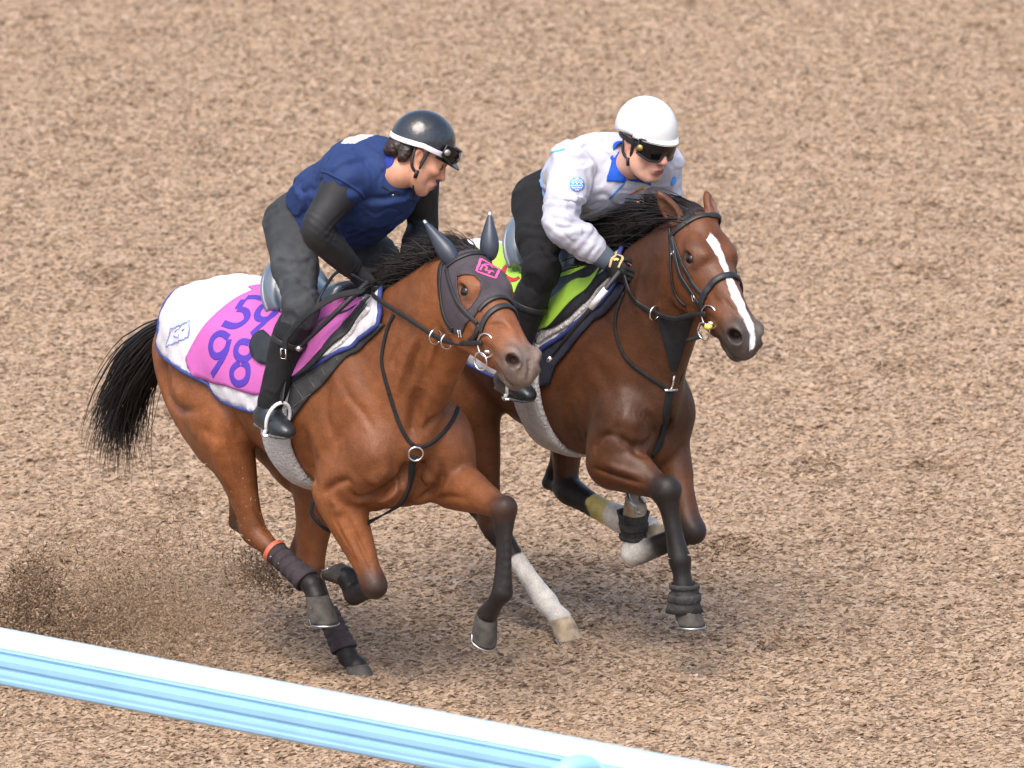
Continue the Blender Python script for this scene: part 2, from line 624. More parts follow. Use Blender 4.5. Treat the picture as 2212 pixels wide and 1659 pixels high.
def build_ground():
    gm = ground_mat()
    xs = np.arange(GX0, GX1 + .001, .04); ys = np.arange(GY0, GY1 + .001, .045)
    X, Y = np.meshgrid(xs, ys, indexing='ij')
    Z = relief(X, Y)
    edge = np.minimum.reduce([X - GX0, GX1 - X, Y - GY0, GY1 - Y])
    Z = Z * np.clip(edge / .3, 0, 1)
    v = np.stack([X, Y, Z], -1).reshape(-1, 3)
    nx, ny = X.shape
    i = np.arange(nx * ny).reshape(nx, ny)
    f = np.stack([i[:-1, :-1], i[1:, :-1], i[1:, 1:], i[:-1, 1:]], -1).reshape(-1, 4)
    # the far sheet joins the rim of the relief
    rim = [(GX0, GY0), (GX1, GY0), (GX1, GY1), (GX0, GY1)]
    B = 1500.0
    out = [(-B, -B), (B, -B), (B, B), (-B, B)]
    n0 = len(v)
    v2 = np.array([(x, y, 0) for x, y in rim + out])
    f2 = np.array([(n0 + a, n0 + 4 + a, n0 + 4 + (a + 1) % 4, n0 + (a + 1) % 4) for a in range(4)])
    g = mesh_obj("ground", np.concatenate([v, v2]), np.concatenate([f, f2]), gm)
    tag(g, "brown bark and sand riding track", kind="structure")
    # loose chips lying on it
    s = mesh_obj("wood_chips", v, f, chip_mat())
    tag(s, "loose tan and brown bark chips covering the track", "wood chips", kind="stuff")
    ng = bpy.data.node_groups.new("scatter_chips", 'GeometryNodeTree')
    ng.interface.new_socket("Geometry", in_out='INPUT', socket_type='NodeSocketGeometry')
    ng.interface.new_socket("Geometry", in_out='OUTPUT', socket_type='NodeSocketGeometry')
    N, Lk = ng.nodes, ng.links
    gi, go = N.new("NodeGroupInput"), N.new("NodeGroupOutput")
    dp = N.new("GeometryNodeDistributePointsOnFaces"); dp.inputs["Density"].default_value = 2600
    Lk.new(gi.outputs[0], dp.inputs["Mesh"])
    cu = N.new("GeometryNodeMeshIcoSphere"); cu.inputs["Radius"].default_value = .5; cu.inputs["Subdivisions"].default_value = 1
    sp = N.new("GeometryNodeSetPosition")
    nz = N.new("ShaderNodeTexNoise"); nz.inputs["Scale"].default_value = 2.2
    sb = N.new("ShaderNodeVectorMath"); sb.operation = 'SUBTRACT'; sb.inputs[1].default_value = (.5, .5, .5)
    Lk.new(nz.outputs["Color"], sb.inputs[0])
    Lk.new(cu.outputs[0], sp.inputs["Geometry"]); Lk.new(sb.outputs[0], sp.inputs["Offset"])
    sm = N.new("GeometryNodeSetMaterial"); sm.inputs["Material"].default_value = s.data.materials[0]
    Lk.new(sp.outputs[0], sm.inputs[0])
    io = N.new("GeometryNodeInstanceOnPoints")
    Lk.new(dp.outputs["Points"], io.inputs["Points"]); Lk.new(sm.outputs[0], io.inputs["Instance"])
    rr = N.new("FunctionNodeRandomValue"); rr.data_type = 'FLOAT_VECTOR'
    rr.inputs[0].default_value = (-.45, -.45, -.75); rr.inputs[1].default_value = (.45, .45, .75)
    Lk.new(rr.outputs[0], io.inputs["Rotation"])
    rs = N.new("FunctionNodeRandomValue"); rs.data_type = 'FLOAT_VECTOR'
    rs.inputs[0].default_value = (.012, .008, .004); rs.inputs[1].default_value = (.050, .030, .012)
    rs.inputs["Seed"].default_value = 5
    Lk.new(rs.outputs[0], io.inputs["Scale"])
    st = N.new("GeometryNodeStoreNamedAttribute"); st.data_type = 'FLOAT'; st.domain = 'INSTANCE'
    st.inputs["Name"].default_value = "tone"
    rt = N.new("FunctionNodeRandomValue"); rt.data_type = 'FLOAT'; rt.inputs["Seed"].default_value = 9
    Lk.new(io.outputs[0], st.inputs["Geometry"])
    val = [x for x in st.inputs if x.name == "Value" and x.enabled][0]
    rto = [x for x in rt.outputs if x.enabled][0]
    Lk.new(rto, val)
    Lk.new(st.outputs[0], go.inputs[0])
    md = s.modifiers.new("scatter", 'NODES'); md.node_group = ng
    return g

build_ground()
print("ground", round(time.time() - T0, 1))

# ------------------------------------------------------------------ the rail in front
def build_rail():
    yaw = R(39.6)
    d = V(math.cos(yaw), -math.sin(yaw), 0)
    n = V(-math.sin(yaw), -math.cos(yaw), 0)          # towards the camera
    top = 1.10
    p0 = at_z(0, 1362, top)
    fr = Frame((p0[0], p0[1], 0), yaw)
    root = empty("guard_rail", fr)
    tag(root, "pale blue plastic running rail crossing in front of the horses", "rail")
    # section: x towards the camera, z up
    prof = [(-.055, -.19), (-.055, -.03), (-.048, -.010), (-.030, -.001), (-.008, 0), (.008, -.006), (.024, -.020), (.040, -.040), (.052, -.060), (.054, -.066), (.046, -.070), (.046, -.078), (.057, -.082),
            (.061, -.10), (.060, -.122), (.050, -.127), (.050, -.136), (.060, -.141), (.062, -.155), (.0605, -.168), (.0625, -.176), (.060, -.190), (.048, -.2), (-.045, -.2)]
    m, nn, b = new_mat("rail_plastic")
    vary(nn, b, (.26, .48, .67), .07, 3)
    b.inputs["Roughness"].default_value = .28
    b.inputs["Coat Weight"].default_value = .5
    b.inputs["Coat Roughness"].default_value = .22
    bump_noise(nn, b, 6, .05, .01)
    mb = MB()
    xs = np.linspace(-14, 18, 9)
    P = np.array([[(x, -a, top + z) for a, z in prof] for x in xs])
    k = len(prof)
    f = [(i * k + q, i * k + (q + 1) % k, (i + 1) * k + (q + 1) % k, (i + 1) * k + q) for i in range(len(xs) - 1) for q in range(k)]
    f += [tuple(range(k - 1, -1, -1)), tuple((len(xs) - 1) * k + q for q in range(k))]
    mb.add(P.reshape(-1, 3), f)
    m2, n2, b2 = new_mat("rail_highlight_plastic")  # paler copy of the rail plastic: bright light on the top put into colour
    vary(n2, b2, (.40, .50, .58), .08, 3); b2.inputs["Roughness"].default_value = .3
    o = mb.build("beam", m, root, smooth=False)
    mb = MB()
    cap = [(-.030, .003), (-.008, .004), (.010, -.002), (.026, -.0165), (.042, -.0365), (.0525, -.053), (.049, -.056), (.020, -.022), (-.028, -.003)]  # section of an added strip that carries the painted highlight
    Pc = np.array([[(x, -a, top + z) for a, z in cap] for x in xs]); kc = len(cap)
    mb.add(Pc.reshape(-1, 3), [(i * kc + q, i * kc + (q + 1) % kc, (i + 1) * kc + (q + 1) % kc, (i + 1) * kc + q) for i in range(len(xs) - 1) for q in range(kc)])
    mb.build("top_highlight", m2, root, smooth=False)
    # gooseneck posts: out of the beam's near face, over and down to the ground
    c = fr.at(1306, 1632, 0)
    for x in (c[0] - 9.0, c[0] - 4.5, c[0], c[0] + 4.5, c[0] + 9.0):
        mb = MB()
        pts = spline([(x, -.05, top - .095), (x, -.12, top - .055), (x - .02, -.20, top - .06), (x - .04, -.30, top - .15), (x - .05, -.40, top - .40), (x - .05, -.42, .4), (x - .05, -.42, -.25)], 8)
        tube(mb, pts, .042, 16)
        p = mb.build("post", m, root)
        mb = MB()
        tube(mb, [(x, -.056, top - .098), (x, -.076, top - .088)], .052, 16)
        mb.build("bracket", m, root)
    return root
build_rail()
# ------------------------------------------------------------------ horses
YAW = R(52)
H1 = Frame(((795 - 1106) / PXM, 0, 0), YAW)
H2 = Frame((.404, .73, 0), YAW)

BAY = (.185, .062, .020)
BAY_DARK = (.105, .040, .018)
BLACK = (.016, .013, .012)
WHITE = (.62, .58, .52)
GREY = (.085, .066, .056)

def A(f, s, u):
    return V(f, -s, u)

class HeadFrame:
    def __init__(s, poll, muzzle, roll=0.0, L=.62, wide=1.22):
        s.P = poll
        s.e1 = unit(muzzle - poll)
        lat = unit(np.cross(V(0, 0, 1), s.e1))            # to the horse's left
        up = np.cross(s.e1, lat)
        c, q = math.cos(roll), math.sin(roll)
        s.e2 = c * lat + q * up
        s.e3 = np.cross(s.e1, s.e2)
        s.kl = np.linalg.norm(muzzle - poll) / L
        s.k = wide
    def __call__(s, h, w, v):
        """h along the face from the poll, w to the horse's right, v out of the forehead; metres."""
        return s.P + s.kl * s.e1 * h + s.k * (s.e3 * v - s.e2 * w)
    def rot(s):
        return np.stack([s.e1, s.e2, s.e3], 1)

def horse_head(S, hf, c, muzzle_col, ears=None):
    k = hf.k
    lat = hf.e2
    hs = [.02, .10, .18, .26, .34, .42, .50, .565]
    vv = [-.085, -.098, -.108, -.103, -.092, -.084, -.077, -.074]
    rv = [.085, .102, .112, .102, .088, .077, .066, .056]
    rw = [.070, .086, .092, .074, .060, .053, .050, .050]
    cols = [c, c, c, c, c, c, muzzle_col]
    S.chain([hf(h, 0, v) for h, v in zip(hs, vv)], np.array(rv) * k, np.array(rw) * k, lat, .02, None, 3, 'u', cols)
    for q in (1, -1):
        S.ell(hf(.155, .046 * q, -.165), np.array([.115, .036, .088]) * k, hf.rot(), .03, c)        # cheek
        S.cone(hf(.23, .040 * q, -.215), hf(.44, .026 * q, -.150), .024 * k, .018 * k, k=.025, col=c)   # jaw bone
        S.cone(hf(.21, .080 * q, -.098), hf(.37, .054 * q, -.098), .012 * k, .008 * k, k=.022, col=c)   # crest of the face
        S.ell(hf(.160, .068 * q, -.034), np.array([.052, .030, .032]) * k, hf.rot(), .02, c)
        S.ell(hf(.178, .072 * q, -.046), np.array([.036, .022, .026]) * k, hf.rot(), .015, tuple(.4 * np.array(c) + .6 * np.array((.05, .043, .04))))          # brow
        S.ell(hf(.19, .078 * q, -.072), np.array([.036, .018, .018]) * k, hf.rot(), .015, tuple(.45 * np.array(c) + .55 * np.array((.06, .05, .046))))
        S.ell(hf(.555, .042 * q, -.048), np.array([.048, .026, .046]) * k, hf.rot(), .02, muzzle_col)  # nostril wing
        S.cone(hf(.40, .050 * q, -.075), hf(.54, .046 * q, -.040), .016 * k, .018 * k, k=.03, col=None)
        S.cone(hf(.10, .055 * q, -.02), hf(.19, .05 * q, -.005), .02 * k, .02 * k, k=.03, col=c)
    S.ell(hf(.585, 0, -.085), np.array([.040, .044, .044]) * k, hf.rot(), .02, muzzle_col)             # upper lip
    S.ell(hf(.555, 0, -.135), np.array([.042, .034, .026]) * k, hf.rot(), .015, muzzle_col)            # lower lip
    S.ell(hf(.505, 0, -.152), np.array([.035, .026, .022]) * k, hf.rot(), .02, muzzle_col)             # chin
    for q in (1, -1):
        a, b = hf(.575, .060 * q, -.032), hf(.540, .028 * q, -.058)
        S.cone(a, b, .030 * k, .014 * k, .021 * k, .012 * k, hf.e3, k=.010, col=(.02, .010, .010), op='s')
        S.ell(hf(.172, .097 * q, -.036), np.array([.026, .019, .0165]) * k, hf.rot(), .008, (.035, .02, .015), op='s')
    S.cone(hf(.50, .05, -.118), hf(.60, .03, -.120), .004, k=.012, op='s', col=(.03, .02, .02))
    S.cone(hf(.50, -.05, -.118), hf(.60, -.03, -.120), .004, k=.012, op='s', col=(.03, .02, .02))
    S.cone(hf(.585, .0, -.025), hf(.635, 0, -.07), .006, k=.02, op='s')

def ear_shape(S, base, tip, front, c, dark, k=.014):
    """A horse's ear: a cupped leaf from base to tip, open towards `front`."""
    ax = tip - base
    L = np.linalg.norm(ax); x = unit(ax)
    f = unit(np.asarray(front) - (np.asarray(front) @ x) * x)
    w = np.cross(x, f)
    ts = [0, .22, .45, .68, .86, 1]
    ws = [.030, .036, .036, .027, .015, .005]
    S.chain([base + ax * t - f * .006 for t in ts], [.020, .020, .018, .014, .009, .004], ws, w, k, c, 3)
    S.chain([base + ax * t + f * (.018 - .012 * t) for t in (.2, .4, .6, .78)], [.014, .016, .012, .006], [.020, .024, .017, .008], w, .008, dark, 3, 's')

def leg_chain(S, pts, spec, k=.02):
    pass

def build_horse_skin(cfg):
    fr = cfg['fr']
    S = SDF()
    C = cfg['coat']; D = cfg['dark']; LEG = cfg['leg']
    mix = lambda a, b, t: tuple(np.array(a) * (1 - t) + np.array(b) * t)
    sl = cfg.get('slim', 1.0)
    # trunk (forward, centre height, half depth, half width)
    st = [(-1.12, 1.25, .17, .15), (-.95, 1.285, .245, .22), (-.75, 1.265, .27, .255), (-.50, 1.21, .305, .285), (-.25, 1.175, .35, .275), (-.05, 1.18, .365, .245), (.12, 1.17, .31, .185)]
    S.chain([A(f, 0, u) for f, u, a, b in st], [x[2] for x in st], [x[3] * (1 if x[0] < -.3 else sl) for x in st], (0, 1, 0), .03, C, 4)
    S.cone(A(-.42, 0, 1.50), A(.0, 0, 1.565), .05, .055, .045, .035, k=.10, col=D)      # withers
    for q in (1, -1):
        # hindquarters
        S.ell(A(-.96, .115 * q, 1.33), (.24, .135, .19), None, .06, C)
        S.ell(A(-.78, .165 * q, 1.30), (.11, .07, .12), None, .08, C)                   # hip
        # shoulder
        rot = np.stack([unit(V(.45, 0, -.89)), V(0, 1, 0), unit(V(.89, 0, .45))], 1)
        S.ell(A(.09, .150 * q * sl, 1.26), (.30, .075, .135), rot, .06, C)
        S.ell(A(-.05, .165 * q * sl, 1.13), (.22, .07, .13), rot, .06, C)                    # triceps
        S.ell(A(.235, .125 * q * sl, 1.06), (.105, .105 * sl, .13), None, .06, C)                 # point of shoulder
        S.ell(A(.245, .075 * q * sl, .93), (.09, .080, .125), None, .035, C)                 # breast muscle
        S.ell(A(.12, .075 * q, .86), (.12, .075, .085), None, .04, C)
    S.cone(A(.365, 0, 1.12), A(.345, 0, .86), .010, .012, k=.05, op='s')
    # neck
    nk = cfg['neck']
    S.chain([x[0] for x in nk], [x[1] for x in nk], [x[2] for x in nk], (0, 1, 0), .05, C, 4)
    for q in (1, -1):
        a = nk[0][0]; b = nk[-1][0]
        S.chain([A(.22, .105 * q, 1.16), nk[1][0] + V(.05, -.085 * q, -.05), nk[2][0] + V(.04, -.06 * q, -.05), nk[3][0] + V(.0, -.05 * q, -.03)], [.06, .06, .05, .045], [.045, .04, .035, .03], (0, 1, 0), .05, C, 3)
    S.chain([A(.26, 0, 1.12), nk[1][0] + V(.17, 0, -.17), nk[2][0] + V(.135, 0, -.135), nk[3][0] + V(.10, 0, -.1)], [.06, .05, .045, .04], None, (0, 1, 0), .05, C, 3)
    # head
    hf = cfg['hf']
    horse_head(S, hf, C, cfg['muzzle'])
    S.ell(hf(.05, 0, -.10), np.array([.10, .075, .10]), hf.rot(), .05, C)
    for e in cfg.get('ears', []):
        ear_shape(S, *e)
    # legs
    kn = mix(C, LEG, .5)
    for g in cfg['fore']:
        q = g['q']; el, kne, fet, cor = g['elbow'], g['knee'], g['fetlock'], g['coronet']
        ff = g.get('fat', 1.0); kk = g.get('knee_r', 1.0)
        sh = A(.235 + g.get('fwd', 0), .135 * q * sl, 1.06)
        if g.get('fwd', 0): S.ell(sh + V(.02, 0, .02), (.115, .105, .15), None, .06, C)
        S.chain([sh + (el - sh) * .15, el], [.13, .098 * ff], [.10, .075 * ff], (0, 1, 0), .05, C, 3)
        ax = unit(kne - el)
        back = unit(fet - kne); 
        bk = unit(back - (back @ ax) * ax) if np.linalg.norm(np.cross(back, ax)) > .1 else unit(V(-1, 0, 0) - (V(-1, 0, 0) @ ax) * ax)
        pts = [el, el + (kne - el) * .28, el + (kne - el) * .6, el + (kne - el) * .86, kne]
        S.chain(pts, np.array([.092, .080, .056, .042 / ff, .044]) * ff, np.array([.075, .066, .048, .042 / ff, .044]) * ff, (0, 1, 0), .025, None, 3, 'u', [C, C, mix(C, LEG, g.get('d1', .1)), mix(C, LEG, g.get('d2', .6))])
        S.cone(pts[0] - bk * .045 * ff + ax * .05, pts[1] - bk * .035 * ff + ax * .07, .045 * ff, .032 * ff, k=.03, col=C)   # extensor
        S.cone(pts[0] + bk * .05 * ff + ax * .03, pts[2] + bk * .022, .045 * ff, .022, k=.03, col=mix(C, LEG, g.get('d1', .1) * .5))                # flexors
        S.ell(kne, np.array([.049, .045, .049]) * kk, None, .02, LEG)
        S.ell(kne - bk * .014 + ax * .012, np.array([.036, .036, .036]) * kk, None, .02, LEG)
        S.ell(kne + bk * .034 - ax * .0, (.026, .026, .026), None, .02, LEG)                              # bone behind the knee
        lower_leg(S, kne, fet, cor, bk if g.get('folded') else None, g, LEG, False)
    for g in cfg['hind']:
        q = g['q']; stf, hock, fet, cor = g['stifle'], g['hock'], g['fetlock'], g['coronet']
        hip = A(-.93, .13 * q, 1.28)
        isc = A(-1.17, .10 * q, 1.24)
        S.chain([hip, stf + (hip - stf) * .35, stf], [.20, .165, .105], [.13, .12, .085], (0, 1, 0), .06, C, 3)
        gm = stf + (hock - stf) * .30 + V(-.05, 0, 0)
        S.chain([isc, isc + (gm - isc) * .5 + V(-.03, 0, 0), gm], [.11, .115, .075], [.10, .10, .065], (0, 1, 0), .06, C, 3)
        S.cone(hip + V(.17, 0, .02), stf + V(.03, 0, .06), .10, .07, .09, .06, k=.06, col=C)
        ax = unit(hock - stf); can = unit(fet - hock)
        bk = unit(-can - (-can @ ax) * ax)                       # behind the gaskin
        d1 = g.get('d1', .15)
        S.chain([stf, stf + (hock - stf) * .3, stf + (hock - stf) * .62, stf + (hock - stf) * .88, hock], np.array([.100, .088, .058, .044, .046]) * g.get('gk', 1), np.array([.08, .068, .046, .036, .038]) * g.get('gk', 1), (0, 1, 0), .03, None, 3, 'u', [C, C, C, mix(C, LEG, d1)])
        poh = hock - can * .075 + bk * .052
        S.chain([stf + (hock - stf) * .25 + bk * .07, stf + (hock - stf) * .62 + bk * .062, poh], [.045, .024, .022], [.038, .016, .018], (0, 1, 0), .03, None, 3, 'u', [C, mix(C, LEG, min(1, d1 + .75))])
        S.cone(poh, hock + can * .03 + bk * .02, .026, .030, .022, .028, k=.02, col=mix(C, LEG, min(1, d1 + .9)))
        S.ell(hock, (.048, .044, .048), None, .02, mix(C, LEG, min(1, d1 + .3)))
        S.ell(hock + can * .04, (.043, .040, .043), None, .02, mix(C, LEG, min(1, d1 + .3)))
        lower_leg(S, hock, fet, cor, bk, g, LEG, True)
    v, F = S.mesh(cfg.get('h', .0065))
    v = relax(v, F, 3, .5)
    return S, v, F

def lower_leg(S, j, fet, cor, bk, g, LEG, hind):
    ax = unit(fet - j)
    if bk is None or abs(bk @ ax) > .9:
        bk = V(-1, 0, 0)
    bk = -unit((cor - fet) - ((cor - fet) @ ax) * ax) if np.linalg.norm(np.cross(unit(cor - fet), ax)) > .25 and not g.get('folded') and not hind else bk
    if hind:
        bk = unit(V(-1, 0, 0) - (V(-1, 0, 0) @ ax) * ax)
        if g.get('bk') is not None: bk = unit(g['bk'] - (g['bk'] @ ax) * ax)
    elif g.get('bk') is not None:
        bk = unit(g['bk'] - (g['bk'] @ ax) * ax)
    L = np.linalg.norm(fet - j)
    lat = np.cross(ax, bk)
    cc = g.get('cols', [LEG] * 4)
    tk = g.get('tk', 1.1)
    p = [j + ax * .03, j + (fet - j) * .3, j + (fet - j) * .7, fet]
    r = [.038, .027, .026, .034] if not hind else [.040, .030, .028, .036]
    r = [x * tk for x in r]
    S.chain(p, r, r, lat, .015, None, 4, 'u', cc[:3])
    S.chain([j + ax * .05 + bk * .022 * tk, j + (fet - j) * .55 + bk * .026 * tk, fet + bk * .020 * tk], np.array([.016, .0135, .023]) * tk, None, lat, .014, None, 4, 'u', g.get('tcols', [cc[0], cc[1]]))
    S.ell(fet, np.array([.038, .036, .038]) * tk, None, .015, cc[2])
    pa = unit(cor - fet)
    S.chain([fet, fet + (cor - fet) * .5, cor], np.array([.034, .029, .040]) * (1 + (tk - 1) * .6), np.array([.032, .030, .042]) * (1 + (tk - 1) * .6), lat, .015, cc[3], 3)

def build_hoof(fr, root, cor, toe_dir, front, col, mat, shoe_mat, size=1.0):
    """Hoof capsule below the coronet; toe_dir is the way the sole faces, front the way the toe points."""
    d = unit(toe_dir); f = unit(front - (front @ d) * d); l = np.cross(d, f)
    n = 28
    rings = []
    for t, sc in ((-.012, .80), (0, .93), (.006, .97), (.03, 1.02), (.074, 1.13), (.086, 1.14)):
        ring = []
        for i in range(n):
            a = 2 * math.pi * i / n
            x, y = math.cos(a), math.sin(a)
            rx = .052 * sc * (1.0 if x > 0 else .82)
            ring.append(cor + size * (d * (t * (1 if x > 0 else .78) + .0) + f * (x * rx + t * .42) + l * (y * .047 * sc)))
        rings.append(ring)
    v = np.array(rings).reshape(-1, 3)
    m = len(rings)
    F = [(i * n + k, (i + 1) * n + k, (i + 1) * n + (k + 1) % n, i * n + (k + 1) % n) for i in range(m - 1) for k in range(n)]
    F.append(tuple(range(n))); 
    # sole: slightly hollow
    cen = v[-n:].mean(0) - d * .008 * size
    v = np.concatenate([v, [cen]])
    F += [((m - 1) * n + (k + 1) % n, (m - 1) * n + k, len(v) - 1) for k in range(n)]
    mb = MB(); mb.add(v, F)
    o = mb.build("hoof", mat, root)
    mb = MB()
    arc = [v[(m - 1) * n + k % n] for k in range(-10, 11)]
    arc = [a + (cen - a) * .10 + d * .004 * size for a in arc]
    tube(mb, arc, .0085 * size, 6, up=d, flat=.55)
    mb.build("horseshoe", shoe_mat, o)
    return o

def coat_mat(name):
    m, n, b = new_mat(name)
    a = node(n, "ShaderNodeVertexColor"); a.layer_name = "Col"
    vary(n, b, a.outputs[0], .22, 4.5, 6)
    base = b.inputs["Base Color"].links[0].from_socket
    vary(n, b, base, .16, 150, 2)
    base = b.inputs["Base Color"].links[0].from_socket
    vary(n, b, base, .14, 24, 5)
    b.inputs["Roughness"].default_value = .46
    b.inputs["Specular IOR Level"].default_value = .30
    b.inputs["Coat Weight"].default_value = .03
    b.inputs["Coat Roughness"].default_value = .3
    nz, _ = bump_noise(n, b, 11, .42, .016, 4, stretch=(.7, 1, .8))
    bump_noise(n, b, 38, .22, .008, 3, stretch=(.6, 1, .6))
    bump_noise(n, b, 260, .22, .003, 2, stretch=(.25, 1, .6))
    mr = node(n, "ShaderNodeMapRange"); mr.inputs["To Min"].default_value = .36; mr.inputs["To Max"].default_value = .66
    n.links.new(nz.outputs["Fac"], mr.inputs[0]); n.links.new(mr.outputs[0], b.inputs["Roughness"])
    return m

M_COAT = coat_mat("horse_coat")
M_HOOF = attr = simple("hoof_horn", (.060, .052, .044), .8, .55, 22, (40, .3, .004))
M_HOOF_PALE = simple("pale_hoof_horn", (.34, .26, .17), .75, .45, 22, (40, .3, .004))
M_SHOE = simple("worn_steel", (.5, .5, .5), .35, .2, 20, None, 1.0)
M_EYE = simple("eye", (.010, .006, .004), .10, .1, 10, None, 0, 0, 0, .45)

def horse1_cfg():
    fr = H1
    hf = HeadFrame(H1.at(1024, 546, 0.), H1.at(1156, 782, .10), R(-9))
    B = lambda px, py, s: fr.at(px, py, s)
    c = dict(fr=fr, hf=hf, coat=BAY, dark=BAY_DARK, leg=BLACK, muzzle=(.17, .125, .10), smoke=.5, smoke_col=(.11, .042, .020))
    c['neck'] = [(A(.06, 0, 1.27), .33, .165), (A(.25, 0, 1.45), .25, .130), (A(.42, 0, 1.61), .19, .108), (A(.55, .0, 1.73), .15, .09), (A(.645, .0, 1.825), .115, .08)]
    c['fore'] = [
        dict(q=1, fat=1.12, elbow=A(.0, .165, .86), knee=B(809, 1266, .13), fetlock=B(764, 1283, -.06), coronet=B(748, 1245, -.05), folded=True, d1=0, d2=.75, bk=A(0, 0, -1)),
        dict(q=-1, fat=1.1, fwd=.09, elbow=A(.33, -.16, .91), knee=B(1090, 1100, -.12), fetlock=B(1085, 1280, -.10), coronet=B(1050, 1332, -.10), d1=.05, d2=.55),
    ]
    c['hind'] = [
        dict(q=1, stifle=A(-.70, .19, .97), hock=B(548, 1150, .13), fetlock=B(674, 1264, .09), coronet=B(686, 1292, .09), d1=.0, cols=[BAY, BLACK, BLACK, BLACK], tcols=[BLACK, BLACK]),
        dict(q=-1, gk=1.22, stifle=A(-.55, -.18, .86), hock=B(668, 1238, -.10), fetlock=B(752, 1418, -.085), coronet=B(772, 1441, -.085), d1=.0),
    ]
    return c

def horse2_cfg():
    fr = H2
    B = lambda px, py, s: fr.at(px, py, s)
    hf = HeadFrame(B(1513, 468, 0), B(1636, 732, .085), R(-6))
    c = dict(fr=fr, hf=hf, coat=(.100, .034, .0115), dark=BAY_DARK, leg=BLACK, muzzle=(.075, .06, .052), slim=.84, smoke=.85, smoke_col=(.036, .019, .012))
    c['ears'] = [(B(1466, 484, .075), B(1420, 416, .14), hf.e3 * .3 - hf.e2 * .9 + hf.e1 * .4, c['coat'], (.10, .05, .03)),
                 (B(1545, 470, -.06), B(1528, 414, -.075), hf.e1 * .6 + hf.e3 * .6 + hf.e2 * .5, c['coat'], (.16, .10, .075))]
    P = hf.P
    c['neck'] = [(A(.06, 0, 1.27), .33, .165), (A(.23, 0, 1.45), .25, .130), (A(.37, 0, 1.61), .19, .108), (A(.47, .0, 1.72), .15, .09), (P + V(-.02, 0, -.095), .115, .08)]
    S1 = [BLACK, WHITE, WHITE, WHITE]
    c['fore'] = [
        dict(q=1, fat=1.17, knee_r=1.28, tk=1.2, elbow=B(1322, 994, .165), knee=B(1440, 1060, .12), fetlock=B(1469, 1211, .11), coronet=B(1478, 1282, .11), d1=.45, d2=.9, bk=A(-1, 0, 0)),
        dict(q=-1, fat=1.0, knee_r=1.2, tk=1.3, elbow=A(.18, -.14, .92), knee=B(1494, 1146, -.10), fetlock=B(1366, 1195, .0), coronet=B(1368, 1126, .0), folded=True, d1=.1, d2=.6, cols=[BLACK, BLACK, WHITE, WHITE], tcols=[BLACK, BLACK], bk=A(0, 0, -1)),
    ]
    c['hind'] = [
        dict(q=1, tk=1.25, stifle=A(-.66, .19, .93), hock=B(1062, 1132, .12), fetlock=B(1183, 1305, .05), coronet=B(1211, 1338, .05), d1=.3, cols=[BLACK, BLACK, WHITE, WHITE]),
        dict(q=-1, tk=1.45, stifle=A(-.50, -.18, .97), hock=B(1222, 1056, -.12), fetlock=B(1346, 1122, -.10), coronet=B(1400, 1142, -.10), d1=.9, cols=[BLACK, BLACK, (.55, .45, .14), WHITE], bk=A(-.3, 0, -1)),
    ]
    return c

def coat_pass(cfg, S, v, F):
    """Coat colours: points, dapples and markings of the animal itself."""
    jit = np.stack([fnoise(v, 30, 51 + i, 2) for i in range(3)], 1) * .014
    col = S.colors(v + jit, cfg['coat'], .009)
    nz = fnoise(v, 3.0, 21, 3)
    # darker along the back, the neck and the front of the shoulder, brighter on flank and quarters
    t = cfg['smoke'] * np.clip((v[:, 0] + .15) / .35, 0, 1) * np.clip((v[:, 2] - .75) / .25, 0, 1) * np.clip(.75 + .6 * nz, 0, 1)
    t *= np.clip(1 - (v[:, 0] - .42) / .15, 0, 1)
    dk = np.array(cfg['smoke_col']) * (col.mean(1) / np.mean(cfg['coat']))[:, None]
    col = col * (1 - t[:, None]) + dk * t[:, None]
    col *= (1 + .16 * nz)[:, None]
    return np.clip(col, .004, 1)

def sculpt(fr, v, F, strokes):
    """Presses creases (depth < 0) and raises ridges (depth > 0) into the skin along lines drawn on it, both flanks."""
    N = vnormals(v, F)
    sk = Skin(v, F)
    disp = np.zeros(len(v))
    for pts, depth, width, mirror in strokes:
        P3 = []
        for p in resample(spline(pts, 5), 6.0):
            o, d = fr.lray(*p)
            h, n = sk.hit(o, d)
            if h is not None: P3.append(h)
        if len(P3) < 2: continue
        P3 = resample(np.array(P3), .007)
        if len(P3) < 3: continue
        depth = depth * 1.5
        ends = np.minimum(np.arange(len(P3)), np.arange(len(P3))[::-1]) / max(1, len(P3) * .3)
        wt = np.clip(ends + .15, 0, 1)
        for mir in ((1, -1) if mirror else (1,)):
            Q = P3 * V(1, mir, 1)
            lo, hi = Q.min(0) - 3 * width, Q.max(0) + 3 * width
            m = np.nonzero(((v > lo) & (v < hi)).all(1))[0]
            d2 = ((v[m][:, None] - Q[None]) ** 2).sum(-1)
            j = d2.argmin(1)
            disp[m] += depth * wt[j] * np.exp(-d2[np.arange(len(m)), j] / (width * width))
    return v + N * disp[:, None]

